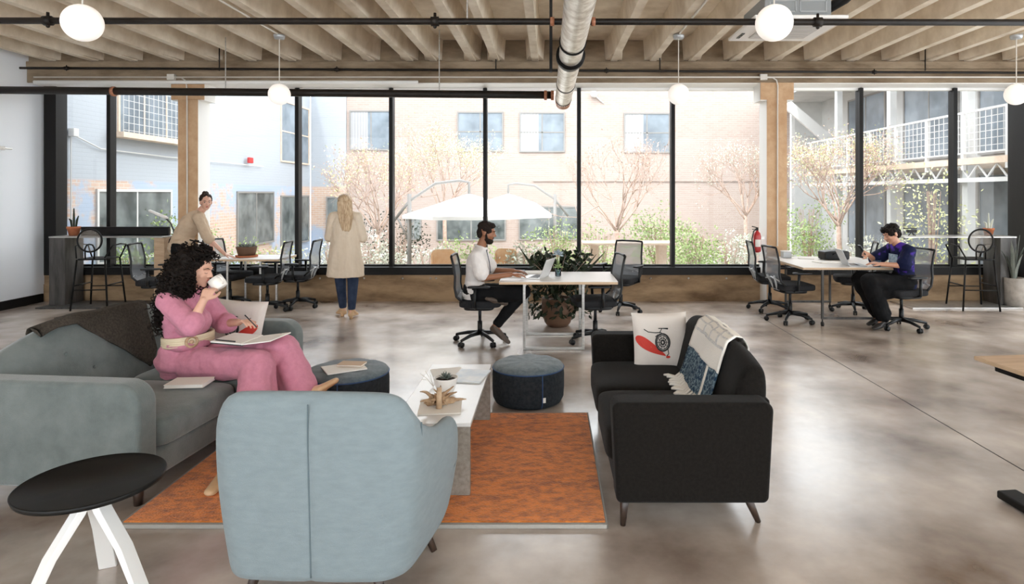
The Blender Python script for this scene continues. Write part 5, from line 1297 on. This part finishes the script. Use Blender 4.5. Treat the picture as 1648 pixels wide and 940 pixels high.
b.loft([[lc((cx+rx*math.cos(t)*(1+.03*math.sin(t*7+z*9)), 8.50+ry*math.sin(t)*(1+.03*math.sin(t*5)), z)) for t in [2*PI*k/40 for k in range(40)]] for z, rx, ry in ((1.30, .17, .12), (1.15, .180, .135), (1.0, .20, .155), (.85, .225, .17), (.70, .243, .18), (.585, .252, .185), (.57, .245, .18))])
b.blob('cardigan', 'coat', pb_.o, .007, 4, disp=.007, dscale=.09)
b = MB(); pb_.legs(b, .010, .014, .012, t=.92); b.blob('trousers', 'denim', pb_.o, .007, 4)
H = lc('head')
b = MB(); b.ell(H+V((0, -.018, .035)), (.094, .105, .094)); b.cone(H+V((.01, -.055, .0)), .092, H+V((.045, -.105, -.20)), .085, sq=(1.15, .62), up=V((0, 1, 0))); b.cone(H+V((.04, -.105, -.20)), .085, H+V((.055, -.115, -.34)), .055, sq=(1.2, .6), up=V((0, 1, 0)))
for k in range(26):
    x = -.075+.15*k/25; b.tube([H+V((x*.8, -.11, .02)), H+V((x+.02, -.125, -.12)), H+V((x*.9+.045+.012*math.sin(k*3), -.145, -.26)), H+V((x*.6+.055, -.135, -.36-.03*math.sin(k*1.7)))], [.010, .012, .012, .006], 6)
b.blob('hair', 'hair_blond', pb_.o, .006, 2)
for k in 'LR':
    pb_.shoe(k, 'tan_shoe')
    q = lc('an'+k); part('boot_heel', 'tan_shoe', pb_.o, lambda b: b.tube([q+V((0, -.02, -.06)), q+V((0, -.03, -.118))], [.030, .022], 12), smooth=True)

# --- bearded man at the middle desk, facing +x
J = dict(pel=(-.86, 7.08, .57), chest=(-.83, 7.06, .90), waist=(-.86, 7.08, .72), neck=(-.79, 7.04, 1.075), head=(-.715, 7.02, 1.265), look=(1, -.10, -.22),
         shR=(-.805, 6.86, 1.01), elR=(-.735, 6.80, .775), wrR=(-.43, 6.84, .812), hdR=(1, .25, .05), hnR=(0, -.1, 1), cuR=(.30, 0, 0),
         shL=(-.80, 7.24, 1.01), elL=(-.68, 7.30, .80), wrL=(-.42, 7.16, .815), hdL=(1, -.18, .0), hnL=(0, .1, 1), cuL=(.30, 0, 0),
         hipR=(-.82, 6.98, .565), knR=(-.33, 6.84, .60), anR=(-.53, 6.96, .53), toeR=(-.68, 6.80, .55),
         hipL=(-.82, 7.17, .565), knL=(-.30, 7.16, .58), anL=(-.62, 7.03, .20), toeL=(-.47, 6.99, .035))
pm = Person(J, 'skin_d', 'bearded man in a white short sleeved shirt typing at the middle desk', (1, 0, 0), 1.0, lip='lip_dark', brow='beard', lids=True)
b = MB(); pm.torso(b, .020, k=1.0)
for k in 'LR': pm.sleeve(b, k, .020, .78, .014, g2=.026)
b.ell(pm.loc((-.83, 7.07, .60)), (.15, .19, .07)); b.tube([pm.loc('neck')+V((.065*math.cos(t)+.01, .07*math.sin(t), .025-.02*math.cos(t))) for t in [2*PI*k/24 for k in range(24)]], .016, 8, loop=True)
b.blob('shirt', 'shirt_white', pm.o, .006, 4, disp=.007, dscale=.08)
b = MB(); pm.legs(b, .014, .022, .018, t=.9); b.blob('trousers', 'trouser', pm.o, .007, 5, disp=.006, dscale=.09)
def crop_hair(P_o, m, extra=(), dsp=.006, s=1, front=.0):
    H = P_o.loc('head'); f = N(P_o.J['look']); mx = P_o.mx; u = mx @ V((0, 0, 1)); b = MB()
    b.ell(H+u*.052-f*.022, (.080*s, .094*s, .076*s), mx); b.ell(H+u*.085+f*(.030+front), (.066*s, .056*s, .034*s), mx); b.ell(H-f*.062-u*.005, (.072*s, .050*s, .080*s), mx)
    for k in (-1, 1): sd_ = mx @ V((k, 0, 0)); b.ell(H+sd_*.056+u*.028+f*.012, (.024*s, .055*s, .038*s), mx)
    for c, r in extra: b.ell(H+c, r, mx)
    return b.blob('hair', m, P_o.o, .006, 2, disp=dsp, dscale=.02)
crop_hair(pm, 'beard')
H = pm.loc('head'); mx = pm.mx; f = N(J['look']); u = mx @ V((0, 0, 1)); sdv = mx @ V((1, 0, 0))
b = MB(); b.ell(H+f*.052-u*.092, (.050, .046, .036), mx); b.ell(H+f*.030-u*.075, (.058, .05, .034), mx)
for k in (-1, 1): b.cone(H+sdv*k*.056+f*.026-u*.065, .016, H+sdv*k*.068+f*.004+u*.0, .009)
b.tube([H+f*.092-u*.044+sdv*.024-f*.012-u*.006, H+f*.098-u*.042, H+f*.092-u*.044-sdv*.024-f*.012-u*.006], .0055, 6)
b.blob('beard', 'beard', pm.o, .005, 2, disp=.003, dscale=.012)
part('lanyard', 'denim', pm.o, lambda b: b.tube([pm.loc('neck')+V((.07, -.03, .01)), pm.loc('chest')+V((.145, -.02, .02)), pm.loc('chest')+V((.155, .01, -.1))], .004, 6))
for k in 'LR': pm.shoe(k, 'brown_shoe')

# --- man in the tie dye shirt at the right desk, facing -x
J = dict(pel=(4.47, 7.85, .57), chest=(4.44, 7.83, .885), waist=(4.47, 7.85, .72), neck=(4.38, 7.82, 1.05), head=(4.285, 7.80, 1.195), look=(-.88, -.10, -.42), hup=(-.25, 0, 1),
         shL=(4.42, 7.645, .995), elL=(4.33, 7.60, .82), wrL=(4.07, 7.64, .835), hdL=(-1, .25, .20), hnL=(0, -.2, 1), cuL=(.3, 0, 0), tsL=(-1, 0, 0),
         shR=(4.40, 8.02, .995), elR=(4.20, 8.05, .84), wrR=(4.03, 7.86, .93), hdR=(-1, -.3, .25), hnR=(.2, 1, -.1), cuR=(.6, 0, 0),
         hipL=(4.43, 7.76, .565), knL=(3.98, 7.73, .60), anL=(4.16, 7.74, .13), toeL=(4.02, 7.70, .035),
         hipR=(4.43, 7.94, .565), knR=(3.99, 7.98, .60), anR=(4.22, 7.97, .13), toeR=(4.08, 7.95, .035))
pt = Person(J, 'skin_t', 'man in a navy and purple tie dye shirt holding a phone', (-1, 0, 0), 1.0, lip='lip_dark', brow='hair_black', lids=True)
b = MB(); pt.torso(b, .022)
for k in 'LR': pt.sleeve(b, k, .024, .86, .018, g2=.03)
b.ell(pt.loc((4.45, 7.85, .60)), (.16, .19, .08))
b.blob('shirt', 'tee', pt.o, .006, 4, disp=.008, dscale=.09)
b = MB()
q = pt.loc('chest')
b.loft([[q+V((-.125-.012*math.cos(y*9)+.05*abs(z)-.0, y-.015, z)) for y in [-.11+.02*k for k in range(11)]] for z in [.06-.02*k for k in range(7)]], closed=False, cap=False)
b.build('shirt_print', 'tee_print', pt.o, fix=False)
b = MB(); pt.legs(b, .025, .05, .05, t=.88)
for k, yy in (('L', 7.75), ('R', 7.96)): b.cone(pt.loc((4.35, yy, .50)), .10, pt.loc((4.06, yy, .46)), .09); b.cone(pt.loc((4.06, yy, .46)), .10, pt.loc((4.16, yy, .22)), .085)
b.blob('trousers', 'trouser', pt.o, .008, 5, disp=.012, dscale=.1)
crop_hair(pt, 'hair_black', dsp=.012, front=.02, s=1.04)
for k in 'LR': pt.shoe(k, 'black_shoe')
o = empty('phone', (3.945, 7.84, .975), 0, 'dark phone held up by the man in the tie dye shirt', 'phone'); o.rotation_euler = (0, -.5, 0)
part('body', 'screen', o, lambda b: b.box(-.006, .004, -.037, .037, -.05, .09), bevel=.004)
part('screen', 'out_glass', o, lambda b: b.box(.004, .005, -.033, .033, -.045, .085))

bpy.data.scenes.remove(bpy.data.scenes['bench'])
